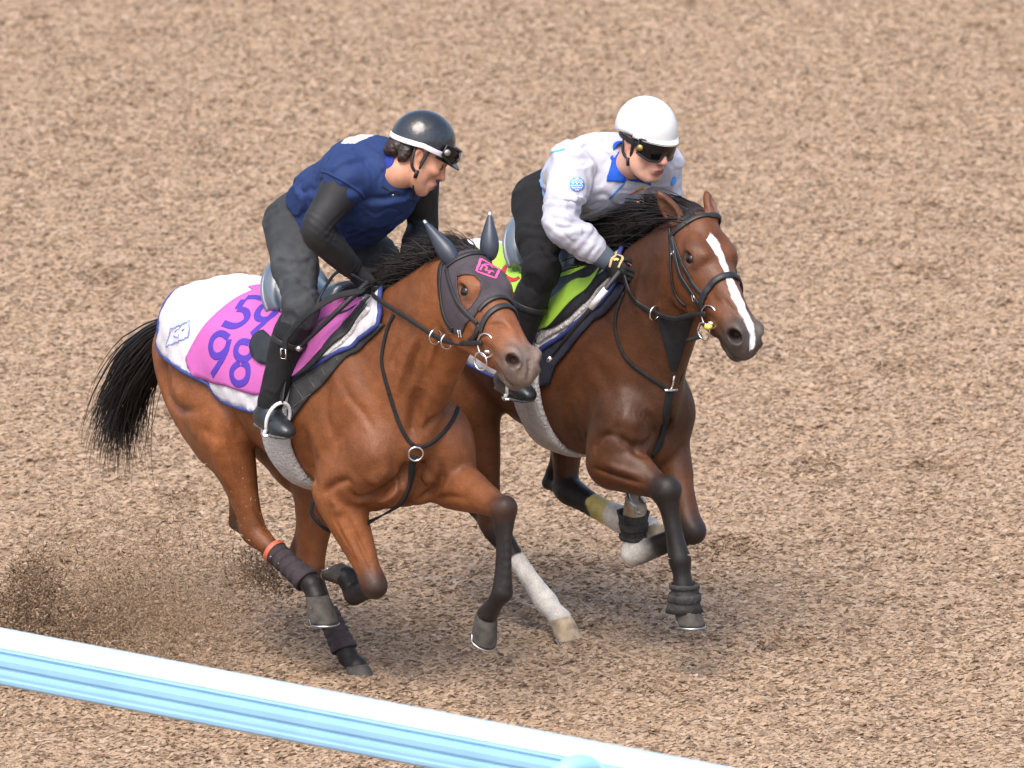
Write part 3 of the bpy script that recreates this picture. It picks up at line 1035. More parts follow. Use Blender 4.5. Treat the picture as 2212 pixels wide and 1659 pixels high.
def make_horse(cfg, label):
    fr = cfg['fr']
    S, v, F = build_horse_skin(cfg)
    col = coat_pass(cfg, S, v, F)
    v = sculpt(fr, v, F, cfg.get('strokes', []))
    N = vnormals(v, F)
    calm = 1 - .8 * np.clip((v[:, 0] - .6) / .15, 0, 1)
    body = np.clip((v[:, 2] - .55) / .2, .25, 1)
    v = v + N * (calm * body * (.0042 * fnoise(v * V(.8, 1, .6), 7.5, 61, 2) + .0016 * fnoise(v * V(.7, 1, .5), 22, 62, 2)))[:, None]
    if 'paint' in cfg: col = cfg['paint'](v, col)
    root = empty("horse", fr)
    tag(root, label, "horse", "racehorses galloping side by side")
    mesh_obj("body", v, F, M_COAT, root, True, col)
    hf = cfg['hf']
    for q in (1, -1):
        mb = MB()
        bm = bmesh.new(); bmesh.ops.create_uvsphere(bm, u_segments=20, v_segments=12, radius=.0225 * hf.k)
        vs = np.array([x.co[:] for x in bm.verts]) + hf(.172, .0735 * q, -.0435)
        fs = [[x.index for x in f.verts] for f in bm.faces]; bm.free()
        mb.add(vs, fs); mb.build("eye", M_EYE, root)
    return root, Skin(v, F), S

C1, C2 = horse1_cfg(), horse2_cfg()
def zr(pts, x0, y0, w, W=2212.0):
    k = w / W / 1.5411
    return [(x0 / 1.5411 + x * k, y0 / 1.5411 + y * k) for x, y in pts]
Z4 = lambda p: zr(p, 700, 1200, 1000)
Z3 = lambda p: zr(p, 300, 850, 1000)
Z5 = lambda p: zr(p, 1600, 1150, 900)
C1['strokes'] = [
    (Z4([(1030, 950), (1060, 1000), (1130, 1022), (1230, 990), (1330, 930), (1400, 860), (1425, 810)]), -.022, .016, False),
    (Z4([(1150, 900), (1230, 870), (1330, 790)]), .010, .035, False),
    (Z4([(1445, 740), (1430, 860), (1400, 960)]), -.016, .018, False),
    (Z4([(1700, 760), (1705, 850), (1660, 940), (1590, 1000), (1500, 1040)]), -.018, .018, False),
    (Z4([(1560, 880), (1640, 850)]), .012, .035, False),
    (Z4([(1230, 1050), (1320, 1010), (1400, 930)]), .010, .02, False),
    (Z4([(1540, 200), (1505, 360), (1490, 520), (1500, 620)]), -.022, .028, False),
    (Z4([(1840, 240), (1720, 380), (1620, 470), (1560, 540)]), -.014, .018, False),
    (Z4([(830, 990), (900, 925), (1000, 885), (1040, 930)]), -.012, .018, False),
    (Z4([(880, 1010), (930, 1060), (960, 1150)]), .008, .022, False),
    (Z4([(1000, 1130), (1080, 1300), (1150, 1450), (1200, 1560)]), -.008, .010, False),
    (Z4([(940, 1150), (1010, 1300), (1090, 1450), (1110, 1560)]), .005, .010, False),
    (Z4([(1010, 330), (980, 500), (930, 660), (880, 800)]), -.006, .03, False),
    (Z4([(700, 560), (720, 700), (760, 860), (790, 950)]), -.012, .025, False),
    ([(860, 850), (868, 815), (884, 763), (903, 715)], .009, .014, False),
    ([(884, 840), (893, 790), (912, 730)], -.008, .012, False),
    ([(925, 800), (934, 765), (950, 705)], .008, .014, False),
    ([(845, 800), (850, 770), (866, 730)], -.007, .015, False),
    (Z3([(600, 620), (560, 740), (545, 870), (552, 990), (590, 1085), (680, 1145), (790, 1140)]), -.015, .020, True),
    (Z3([(640, 900), (640, 1000), (700, 1060)]), .010, .045, True),
    (Z3([(800, 1290), (900, 1320), (980, 1400)]), -.006, .03, True),
    (Z3([(930, 1000), (1010, 1120), (1080, 1250), (1095, 1380)]), -.014, .03, True),
    (Z4([(890, 60), (850, 260), (860, 440), (920, 620)]), -.006, .022, True),
    (Z4([(700, 420), (790, 620), (850, 760)]), .006, .030, True),
    (Z4([(940, 90), (1020, 260), (1150, 420), (1230, 560)]), -.005, .020, False),
    (Z4([(1150, 640), (1250, 700), (1360, 660)]), .006, .05, False),
    (Z4([(60, 420), (150, 640), (220, 860), (290, 1020)]), -.007, .018, False),
    (Z4([(20, 560), (60, 760), (150, 960)]), .006, .022, False),
    (Z4([(300, 1060), (380, 1180), (430, 1290)]), -.005, .010, False),
    (Z4([(620, 1120), (640, 1260), (650, 1400)]), -.006, .012, False),
    (Z4([(720, 1130), (735, 1300), (740, 1450)]), .004, .010, False),
    (Z4([(1560, 1060), (1720, 1010), (1900, 1020)]), -.006, .016, False),
    (Z4([(1500, 1110), (1700, 1130), (1900, 1120)]), .005, .016, False),
    (Z4([(905, 1180), (985, 1330), (1060, 1440)]), .0030, .008, False),
    (Z4([(1190, 840), (1240, 900), (1220, 960)]), .0028, .008, False),
    ([(1130, 745), (1120, 715), (1105, 690)], -.004, .012, False),
    ([(1050, 705), (1078, 700), (1100, 712)], -.006, .010, False),
]
C2['strokes'] = [
    (Z5([(930, 900), (950, 800), (1010, 730), (1100, 735)]), -.012, .014, False),
    (Z5([(1100, 735), (1200, 800), (1290, 870), (1360, 920)]), -.012, .016, False),
    (Z5([(1120, 560), (1230, 620), (1330, 600)]), .012, .045, False),
    (Z5([(1330, 520), (1400, 640), (1420, 760)]), -.010, .018, False),
    (Z5([(1240, 780), (1330, 830), (1420, 740)]), -.010, .02, False),
    (Z5([(1560, 480), (1540, 640), (1500, 800)]), -.012, .018, False),
    (Z5([(920, 1000), (1050, 1050), (1200, 1100), (1340, 1130)]), -.008, .010, False),
    (Z5([(1000, 960), (1150, 1020), (1300, 1060)]), .006, .014, False),
    (Z5([(720, 460), (750, 620), (790, 780), (860, 900)]), -.012, .03, False),
    (Z5([(900, 100), (980, 220), (1060, 360), (1060, 480)]), -.006, .035, False),
    ([(1400, 560), (1380, 620), (1376, 680)], .008, .02, False),
    ([(1420, 600), (1408, 650), (1400, 700)], -.006, .014, False),
    ([(1530, 600), (1540, 640), (1560, 660)], -.004, .02, False),
    ([(1600, 690), (1575, 660), (1560, 640)], -.004, .012, False),
]
def paint2(v, col):
    hf = C2['hf']
    q = v - hf.P
    h, w, d = q @ hf.e1 / hf.kl, -(q @ hf.e2) / hf.k, q @ hf.e3 / hf.k
    nz = fnoise(v, 40, 4, 2)
    hs = [.10, .125, .15, .22, .30, .38, .46, .54, .60]
    cw = [.000, .018, .020, .012, .010, .018, .016, .013, .009]
    cx = [.004, .004, .003, .000, .000, .002, .000, -.004, -.004]
    half = np.interp(h, hs, cw) + .004 * nz
    t = np.clip((half - np.abs(w - np.interp(h, hs, cx))) / .004 + .5, 0, 1) * (d > -.07) * (h > .09) * (h < .62)
    return col * (1 - t[:, None]) + np.array((.72, .70, .68)) * t[:, None]
_paint_face = paint2
def paint2(v, col):
    col = _paint_face(v, col)
    nz = fnoise(v, 26, 14, 3)
    for g, t0, c, w in ((C2['hind'][0], .47, (.60, .56, .50), .07), (C2['hind'][1], .62, (.52, .43, .15), .08), (C2['hind'][1], .98, (.58, .54, .48), .05), (C2['fore'][1], .90, (.58, .54, .48), .05)):
        a, b, e = g['hock'] if 'hock' in g else g['knee'], g['fetlock'], g['coronet']
        ax = b - a; L2 = ax @ ax
        t = (v - a) @ ax / L2
        d = np.linalg.norm(v - a - np.clip(t, 0, 1.15)[:, None] * ax, axis=1)
        k = np.clip((t + w * nz + .10 * (v - a)[:, 0] / .05 * .3 - t0) / .03 + .5, 0, 1) * (d < .075) * (t < 1.2)
        col = col * (1 - k[:, None]) + np.array(c) * (1 + .10 * nz)[:, None] * k[:, None]
    return col
C2['paint'] = paint2
HR1, SK1, SD1 = make_horse(C1, "bright bay horse in a dark face hood, under the rider in the blue vest")
print("horse1", round(time.time() - T0, 1))
HR2, SK2, SD2 = make_horse(C2, "dark bay horse with white blaze and socks, under the rider in the white helmet")
print("horse2", round(time.time() - T0, 1))

HOOVES = [
    (HR1, H1, C1['fore'][0]['coronet'], H1.at(722, 1212, -.05) - C1['fore'][0]['coronet'], V(-1, 0, .2), 0, 1.0),
    (HR1, H1, C1['fore'][1]['coronet'], H1.at(1030, 1372, -.10) - C1['fore'][1]['coronet'], V(1, 0, -.3), 0, 1.08),
    (HR1, H1, C1['hind'][0]['coronet'], V(.05, 0, -1), V(1, -.1, -.2), 0, 1.15),
    (HR1, H1, C1['hind'][1]['coronet'], V(.10, 0, -1), V(1, 0, 0), 0, 1.1),
    (HR2, H2, C2['fore'][0]['coronet'] + V(0, 0, -.03), V(.0, 0, -1), V(1, 0, 0), 0, 1.12),
    (HR2, H2, C2['fore'][1]['coronet'], V(.72, .20, .74), V(-.43, -.55, .7), 1, 1.12),
    (HR2, H2, C2['hind'][0]['coronet'], V(.22, 0, -1), V(1, 0, .1), 1, 1.12),
    (HR2, H2, C2['hind'][1]['coronet'], V(.6, 0, -.8), V(.8, 0, .6), 1, 1.0),
]
for root, fr, cor, d, f, pale, sz in HOOVES:
    build_hoof(fr, root, cor, d, f, None, M_HOOF_PALE if pale else M_HOOF, M_SHOE, sz)
# ------------------------------------------------------------------ materials of the tack
M_LEATHER = simple("black_leather", (.012, .012, .013), .52, .3, 25, (60, .25, .004))
M_WEB = simple("black_webbing", (.014, .015, .017), .8, .25, 40, (120, .3, .003), 0, 0, 0, .3)
M_STEEL = simple("bright_steel", (.72, .72, .72), .22, .1, 20, None, 1.0)
M_WHITEM = simple("white_plastic", (.75, .74, .72), .35, .05, 10)
M_FLEECE = simple("white_fleece", (.50, .475, .455), .95, .12, 18, (70, 1.0, .014, 5))
M_PAD = simple("white_cotton_pad", (.52, .50, .52), .9, .06, 10, (140, .3, .004))
M_BLUE = simple("blue_binding", (.030, .045, .185), .75, .15, 20, (120, .3, .003))
M_QUILT = simple("dark_quilted_cloth", (.030, .029, .030), .9, .3, 14, (150, .35, .003))
M_NAVY = simple("navy_quilted_cloth", (.014, .016, .032), .85, .3, 14, (150, .35, .003))
M_PINK = simple("pink_cloth", (.44, .095, .335), .7, .07, 6, (9, .35, .02, 3))
M_LIME = simple("lime_cloth", (.33, .56, .055), .7, .07, 6, (9, .35, .02, 3))
M_INK = simple("blue_print", (.062, .024, .31), .7, .06, 20)
M_REDINK = simple("red_print", (.42, .02, .03), .7, .06, 20)
M_SADDLE = simple("grey_blue_saddle_leather", (.105, .135, .17), .30, .15, 10, (30, .1, .004), 0, .3)
M_HOOD = simple("dark_mesh_hood", (.045, .034, .040), .8, .12, 60, (420, .5, .002))
M_EARCOVER = simple("dark_blue_ear_cover", (.028, .036, .052), .38, .15, 20, (30, .12, .004))
M_PINKPRINT = simple("pink_print", (.80, .09, .28), .7, .05, 20)
M_BANDAGE = simple("dark_bandage", (.040, .030, .034), .92, .2, 25, (180, .5, .004))
M_TAPE = simple("orange_tape", (.55, .12, .06), .5, .2, 30)
M_RUBBER = simple("yellow_rubber", (.62, .50, .10), .5, .1, 30)
M_BOOTRUB = simple("muddy_rubber", (.035, .033, .031), .85, .5, 30, (50, .8, .01))

class Wrap:
    """Unrolls a trunk or a head to (t along, angle round), as seen from an axis inside it."""
    def __init__(s, fr, skins, axis, up, right, t0, t1, amax=165, blur=2, dt=.015):
        s.fr = fr
        s.ts = np.arange(t0, t1 + 1e-6, dt); s.an = np.arange(-amax, amax + .1, 3.0)
        G = np.full((len(s.ts), len(s.an), 3), np.nan)
        for i, t in enumerate(s.ts):
            c = axis(t)
            for j, a in enumerate(s.an):
                d = up * math.cos(R(a)) + right * math.sin(R(a))
                best = None
                for sk in skins:
                    p, n = sk.hit(c + d * .9, -d, .9)
                    if p is not None and (best is None or (p - c) @ d > (best - c) @ d): best = p
                if best is not None: G[i, j] = best
                else: G[i, j] = c + d * .05
        for _ in range(blur):
            H = np.pad(G, ((1, 1), (1, 1), (0, 0)), mode='edge')
            G = (H[1:-1, 1:-1] * 2 + H[:-2, 1:-1] + H[2:, 1:-1] + H[1:-1, :-2] + H[1:-1, 2:]) / 6
        s.G = G
        du, dv = np.gradient(G, axis=0), np.gradient(G, axis=1)
        N = np.cross(dv, du); N /= np.linalg.norm(N, axis=2)[..., None] + 1e-12
        cen = np.array([axis(t) for t in s.ts])[:, None]
        sg = np.sign(((G - cen) * N).sum(2)); N *= np.where(sg == 0, 1, sg)[..., None]
        s.N = N
        m, k = len(s.ts), len(s.an)
        i = np.arange(m * k).reshape(m, k)
        s.quads = np.stack([i[:-1, :-1], i[1:, :-1], i[1:, 1:], i[:-1, 1:]], -1).reshape(-1, 4)
        s._b = {}
    def _interp(s, arr, t, a):
        x = np.clip((np.asarray(t, float) - s.ts[0]) / (s.ts[1] - s.ts[0]), 0, len(s.ts) - 1.001)
        y = np.clip((np.asarray(a, float) - s.an[0]) / 3.0, 0, len(s.an) - 1.001)
        i, j = x.astype(int), y.astype(int); u, w = (x - i)[:, None], (y - j)[:, None]
        return arr[i, j] * (1 - u) * (1 - w) + arr[i + 1, j] * u * (1 - w) + arr[i, j + 1] * (1 - u) * w + arr[i + 1, j + 1] * u * w
    def pos(s, ta, lift=0.0):
        ta = np.atleast_2d(np.asarray(ta, float))
        p = s._interp(s.G, ta[:, 0], ta[:, 1]); n = s.nrm(ta)
        return p + n * np.broadcast_to(np.asarray(lift, float), (len(p),))[:, None]
    def nrm(s, ta):
        ta = np.atleast_2d(np.asarray(ta, float))
        n = s._interp(s.N, ta[:, 0], ta[:, 1])
        return n / (np.linalg.norm(n, axis=1)[:, None] + 1e-12)
    def px(s, x, y, lift=.012):
        """(t, angle) under a point of the picture."""
        key = round(lift, 3)
        if key not in s._b:
            V3 = (s.G + s.N * lift).reshape(-1, 3)
            s._b[key] = (BVHTree.FromPolygons(V3.tolist(), s.quads.tolist()), V3, s.fr.px(V3))
        b, V3, P2 = s._b[key]
        o, d = s.fr.lray(x, y)
        r = b.ray_cast(Vector(o), Vector(d))
        if r[0] is None:
            j = int(((P2 - np.array([x, y])) ** 2).sum(1).argmin())
            return np.array([s.ts[j // len(s.an)], s.an[j % len(s.an)]])
        q = s.quads[r[2]]; p = np.array(r[0])
        w = 1 / (np.linalg.norm(V3[q] - p, axis=1) + 1e-5)
        w /= w.sum()
        t = (s.ts[q // len(s.an)] * w).sum(); a = (s.an[q % len(s.an)] * w).sum()
        return np.array([t, a])
    def poly(s, items, lift=.012):
        out = []
        for it in items:
            if it[0] == 'a': out.append(np.array([it[1], it[2]], float))
            else: out.append(s.px(it[0], it[1], lift))
        return np.array(out)

from mathutils.geometry import delaunay_2d_cdt
def cloth(wrap, outlines, *a, **k):
    """One cloth, or its twin pieces on the two flanks, each a part of its own."""
    o = None
    for ol in outlines: o = cloth_piece(wrap, [ol], *a, **k)
    return o

def cloth_piece(wrap, outlines, lift, th, name, mat, parent, res=.022, puff=0.0, puff_size=.06, fr=None, wave=0.0, seed=1, liftfn=None, holes=()):
    """A cloth lying on a wrapped surface; outlines in (t, angle); real thickness, quilted if puff."""
    AV, AF = [], []
    n0 = 0
    M = .0052                      # metres per degree of angle, for even spacing
    for ol in outlines:
        q = np.asarray(ol, float) * V(1, M)[:2] if False else np.column_stack([ol[:, 0], ol[:, 1] * M])
        b = resample(np.concatenate([q, q[:1]]), res)[:-1]
        lo, hi = b.min(0), b.max(0)
        gx, gy = np.meshgrid(np.arange(lo[0], hi[0], res), np.arange(lo[1], hi[1], res), indexing='ij')
        g = np.stack([gx.ravel(), gy.ravel()], 1)
        g += np.random.default_rng(3).uniform(-.15, .15, g.shape) * res
        ins = inside(g, b) & (edge_dist(g, b) > res * .45)
        hs = []
        for h in holes:
            hq = resample(np.concatenate([h, h[:1]]) * np.array([1, M]), res * .6)[:-1]
            if inside(hq[:1], b)[0]:
                ins &= ~inside(g, hq) & (edge_dist(g, hq) > res * .4); hs.append(hq)
        pts = np.concatenate([b] + hs + [g[ins]])
        ed = [(i, (i + 1) % len(b)) for i in range(len(b))]
        k0 = len(b)
        for hq in hs:
            ed += [(k0 + i, k0 + (i + 1) % len(hq)) for i in range(len(hq))]; k0 += len(hq)
        v2, e2, f2, *_ = delaunay_2d_cdt([Vector(p) for p in pts], ed, [], 0, 1e-6)
        v2 = np.array([list(x) for x in v2])
        cen = np.array([v2[list(f)].mean(0) for f in f2])
        keep = inside(cen, b)
        for hq in hs: keep &= ~inside(cen, hq)
        f2 = [f for f, q in zip(f2, keep) if q]
        WN = None
        ta = np.column_stack([v2[:, 0], v2[:, 1] / M])
        L = np.full(len(ta), lift)
        if liftfn is not None: L = L + liftfn(ta)
        if wave: L = L + wave * fnoise(np.column_stack([v2 * 1.0, np.zeros(len(v2))]), 11, seed, 2)
        if puff:
            x, y = (v2[:, 0] + v2[:, 1]) / puff_size, (v2[:, 0] - v2[:, 1]) / puff_size
            L = L + puff * (np.abs(np.sin(x * math.pi / 1.4142)) * np.abs(np.sin(y * math.pi / 1.4142))) ** .5
        top, bot = wrap.pos(ta, L + th), wrap.pos(ta, L * 0 + max(lift, .002))
        m = len(top)
        fs = []
        WN = wrap.nrm(ta)
        for f in f2:
            a, b_, c = [int(i) for i in f]
            nn = np.cross(top[b_] - top[a], top[c] - top[a])
            if nn @ WN[a] < 0: a, b_, c = a, c, b_
            fs.append((a, b_, c)); fs.append((m + c, m + b_, m + a))
        cnt = {}
        for f in fs[::2]:
            for i in range(3):
                e = (f[i], f[(i + 1) % 3]); cnt[e] = 1
        for (i, j) in list(cnt):
            if (j, i) not in cnt: fs.append((i, m + i, m + j, j))
        AV.append(np.concatenate([top, bot])); AF += [tuple(i + n0 for i in f) for f in fs]
        n0 += 2 * m
    o = mesh_obj(name, np.concatenate(AV), AF, mat, parent, True, fr=fr)
    return o

def inside(p, poly):
    x, y = p[:, 0], p[:, 1]
    r = np.zeros(len(p), bool)
    a = poly; b = np.roll(poly, -1, 0)
    for (x0, y0), (x1, y1) in zip(a, b):
        c = ((y0 > y) != (y1 > y))
        r ^= c & (x < (x1 - x0) * (y - y0) / (y1 - y0 + 1e-15) + x0)
    return r

def edge_dist(p, poly):
    a = poly; b = np.roll(poly, -1, 0)
    d = np.full(len(p), 9.0)
    for s0, s1 in zip(a, b):
        e = s1 - s0
        t = np.clip(((p - s0) @ e) / max(e @ e, 1e-12), 0, 1)
        d = np.minimum(d, np.linalg.norm(p - s0 - t[:, None] * e, axis=1))
    return d

def mirror(ol):
    return (ol * np.array([1, -1]))[::-1]

def full(near):
    """An outline on the right flank from spine to spine, closed over the left flank."""
    m = mirror(near)
    return np.concatenate([near, m[1:-1]]) if abs(near[0, 1]) < 1 and abs(near[-1, 1]) < 1 else near

def piping(wrap, ta, lift, r, name, mat, parent, closed=False, flat=1.0):
    p = wrap.pos(ta, lift)
    p = resample(np.concatenate([p, p[:1]]) if closed else p, .012)
    mb = MB(); tube(mb, p, r, 8)
    return mb.build(name, mat, parent)

def drawn(wrap, strokes, lift, w, th=.0015, straight=False):
    """Print laid on a cloth: strokes given as lines of the picture."""
    mb = MB()
    for st in strokes:
        ta = np.array([wrap.px(x, y, round(lift, 3)) for x, y in resample(st if straight else spline(st, 6), 2.0)])
        if not straight: ta = np.column_stack([np.convolve(np.pad(ta[:, k], 4, mode='edge'), np.ones(9) / 9, 'valid') for k in (0, 1)])
        p = wrap.pos(ta, lift); n = wrap.nrm(ta)
        strap(mb, p, n, w, th)
    return mb

Z1 = lambda p: zr(p, 900, 850, 600)
Z7 = lambda p: zr(p, 1500, 600, 1100)
ZA = lambda p: zr(p, 1200, 650, 800)
ZB = lambda p: zr(p, 2150, 600, 450, 1244.0)

WR1 = Wrap(H1, [SK1], lambda t: V(t, 0, 1.20 + .06 * max(0, -t - .6)), V(0, 0, 1), V(0, -1, 0), -1.28, .36)
WR2 = Wrap(H2, [SK2], lambda t: V(t, 0, 1.20 + .06 * max(0, -t - .6)), V(0, 0, 1), V(0, -1, 0), -1.28, .36)
def head_wrap(fr, sk, hf):
    right = -hf.e2
    return Wrap(fr, [sk], lambda t: hf(t, 0, -.085), hf.e3, right, -.03, .60, 162, 1, .010)
WH1 = head_wrap(H1, SK1, C1['hf'])
WH2 = head_wrap(H2, SK2, C2['hf'])
print("wraps", round(time.time() - T0, 1))

# ------------------------------------------------------------------ cloths, girth and saddle
def girth(sk, fr, f_top, f_bot, label, mat, w=.175):
    """A broad band down the flank, under the belly and up the other flank."""
    root = empty("girth", fr)
    tag(root, label, "girth", "fleece girths")
    P, N = [], []
    for a in np.linspace(66, 294, 64):
        k = (1 - math.cos(R(a))) / 2
        c = V(f_top + (f_bot - f_top) * k, 0, 1.18)
        d = V(0, -math.sin(R(a)), math.cos(R(a)))
        p, q = sk.hit(c + d * .45, -d, .45)
        if p is None: continue
        P.append(p); N.append(unit(q - V(q[0], 0, 0)))
    P, N = np.array(P), smooth_n(np.array(N), 4)
    P[1:-1] = (P[:-2] + 2 * P[1:-1] + P[2:]) / 4
    P = P + N * .006
    # a pillow of fleece: the section is a soft slab of several strips
    t, n, b = frames_along(P, N)
    sec = [(-.5, -.004), (-.5, .012), (-.44, .021), (-.3, .024), (-.1, .026), (.1, .026), (.3, .024), (.44, .021), (.5, .012), (.5, -.004)]
    v = np.stack([P + b * w * x + n * y for x, y in sec], 1)
    for i, (x, y) in enumerate(sec):
        if y > 0:
            v[:, i] += n * (.004 * fnoise(v[:, i], 22, 3, 2))[:, None] + b * (.004 * fnoise(v[:, i], 30, 9, 2))[:, None]
    k = len(sec); m = len(P)
    f = [(i * k + (q + 1) % k, i * k + q, (i + 1) * k + q, (i + 1) * k + (q + 1) % k) for i in range(m - 1) for q in range(k)]
    mesh_obj("fleece_band", v.reshape(-1, 3), f, mat, root)
    return root

def saddle(fr, label, du=0.0, dx=0.0):
    root = empty("saddle", fr)
    tag(root, label, "saddle", "exercise saddles under the riders")
    # seat: cantle shell, dip and pommel
    st = [(-.575, .150, .160, 1.700), (-.555, .160, .175, 1.735), (-.53, .160, .175, 1.742), (-.49, .150, .165, 1.715), (-.42, .135, .15, 1.665), (-.33, .125, .14, 1.640), (-.24, .115, .14, 1.650), (-.17, .10, .13, 1.675), (-.13, .085, .11, 1.68)]
    rows = []
    an = np.linspace(-98, 98, 29)
    for f, w, drop, top in st:
        rows.append([V(f + dx - .10 * (abs(a) / 98) ** 2 * (-1 if f < -.45 else .2), w * math.sin(R(a)), top + du - drop * (1 - math.cos(R(a)))) for a in an])
    G = np.array(rows); m, k = G.shape[:2]
    inner = G.copy(); inner[:, :, 2] -= .022; inner[:, :, 1] *= .88
    mb = MB()
    f = [(i * k + j, i * k + j + 1, (i + 1) * k + j + 1, (i + 1) * k + j) for i in range(m - 1) for j in range(k - 1)]
    n = m * k
    fi = [tuple(n + x for x in q[::-1]) for q in f]
    rim = []
    ed = [(0, j) for j in range(k)] + [(i, k - 1) for i in range(1, m)] + [(m - 1, j) for j in range(k - 2, -1, -1)] + [(i, 0) for i in range(m - 2, 0, -1)]
    for a, b in zip(ed, ed[1:] + ed[:1]):
        i, j = a[0] * k + a[1], b[0] * k + b[1]
        rim.append((j, i, n + i, n + j))
    mb.add(np.concatenate([G.reshape(-1, 3), inner.reshape(-1, 3)]), f + fi + rim)
    mb.build("seat", M_SADDLE, root)
    mb = MB()
    tube(mb, resample(G[0], .012), .011, 8); mb.build("cantle_roll", M_SADDLE, root)
    return root

def stirrup(fr, root, foot, toe, top, q):
    """White stirrup iron round the foot and the leather it hangs on."""
    t = unit(toe); side = V(0, 1, 0); side = unit(side - (side @ t) * t); up = np.cross(t, side)
    if up[2] < 0: up = -up
    mb = MB()
    pts = [foot + side * .055 * math.sin(a) + up * (.075 * math.cos(a) + .03 if math.cos(a) > -.4 else -.01) for a in np.linspace(-2.2, 2.2, 28)]
    pts = [foot - up * .036 + side * -.055] + [p for p in pts if (p - foot) @ up > -.02] + [foot - up * .036 + side * .055]
    tube(mb, resample(np.array(pts), .012), .0075, 8)
    mb.build("stirrup", M_WHITEM, root)
    mb = MB()
    tube(mb, [foot - up * .040 - side * .06, foot - up * .040 + side * .06], .016, 8, up=up, flat=.4); mb.build("stirrup_tread", M_STEEL, root)
    mb = MB()
    a, b = foot + up * .105, top
    pts = resample(spline([a, (a + b) / 2 + V(0, -.012 * q, 0), b], 6), .02)
    strap(mb, pts, np.tile(V(0, -q, 0), (len(pts), 1)), .024, .005)
    mb.build("stirrup_leather", M_LEATHER, root)

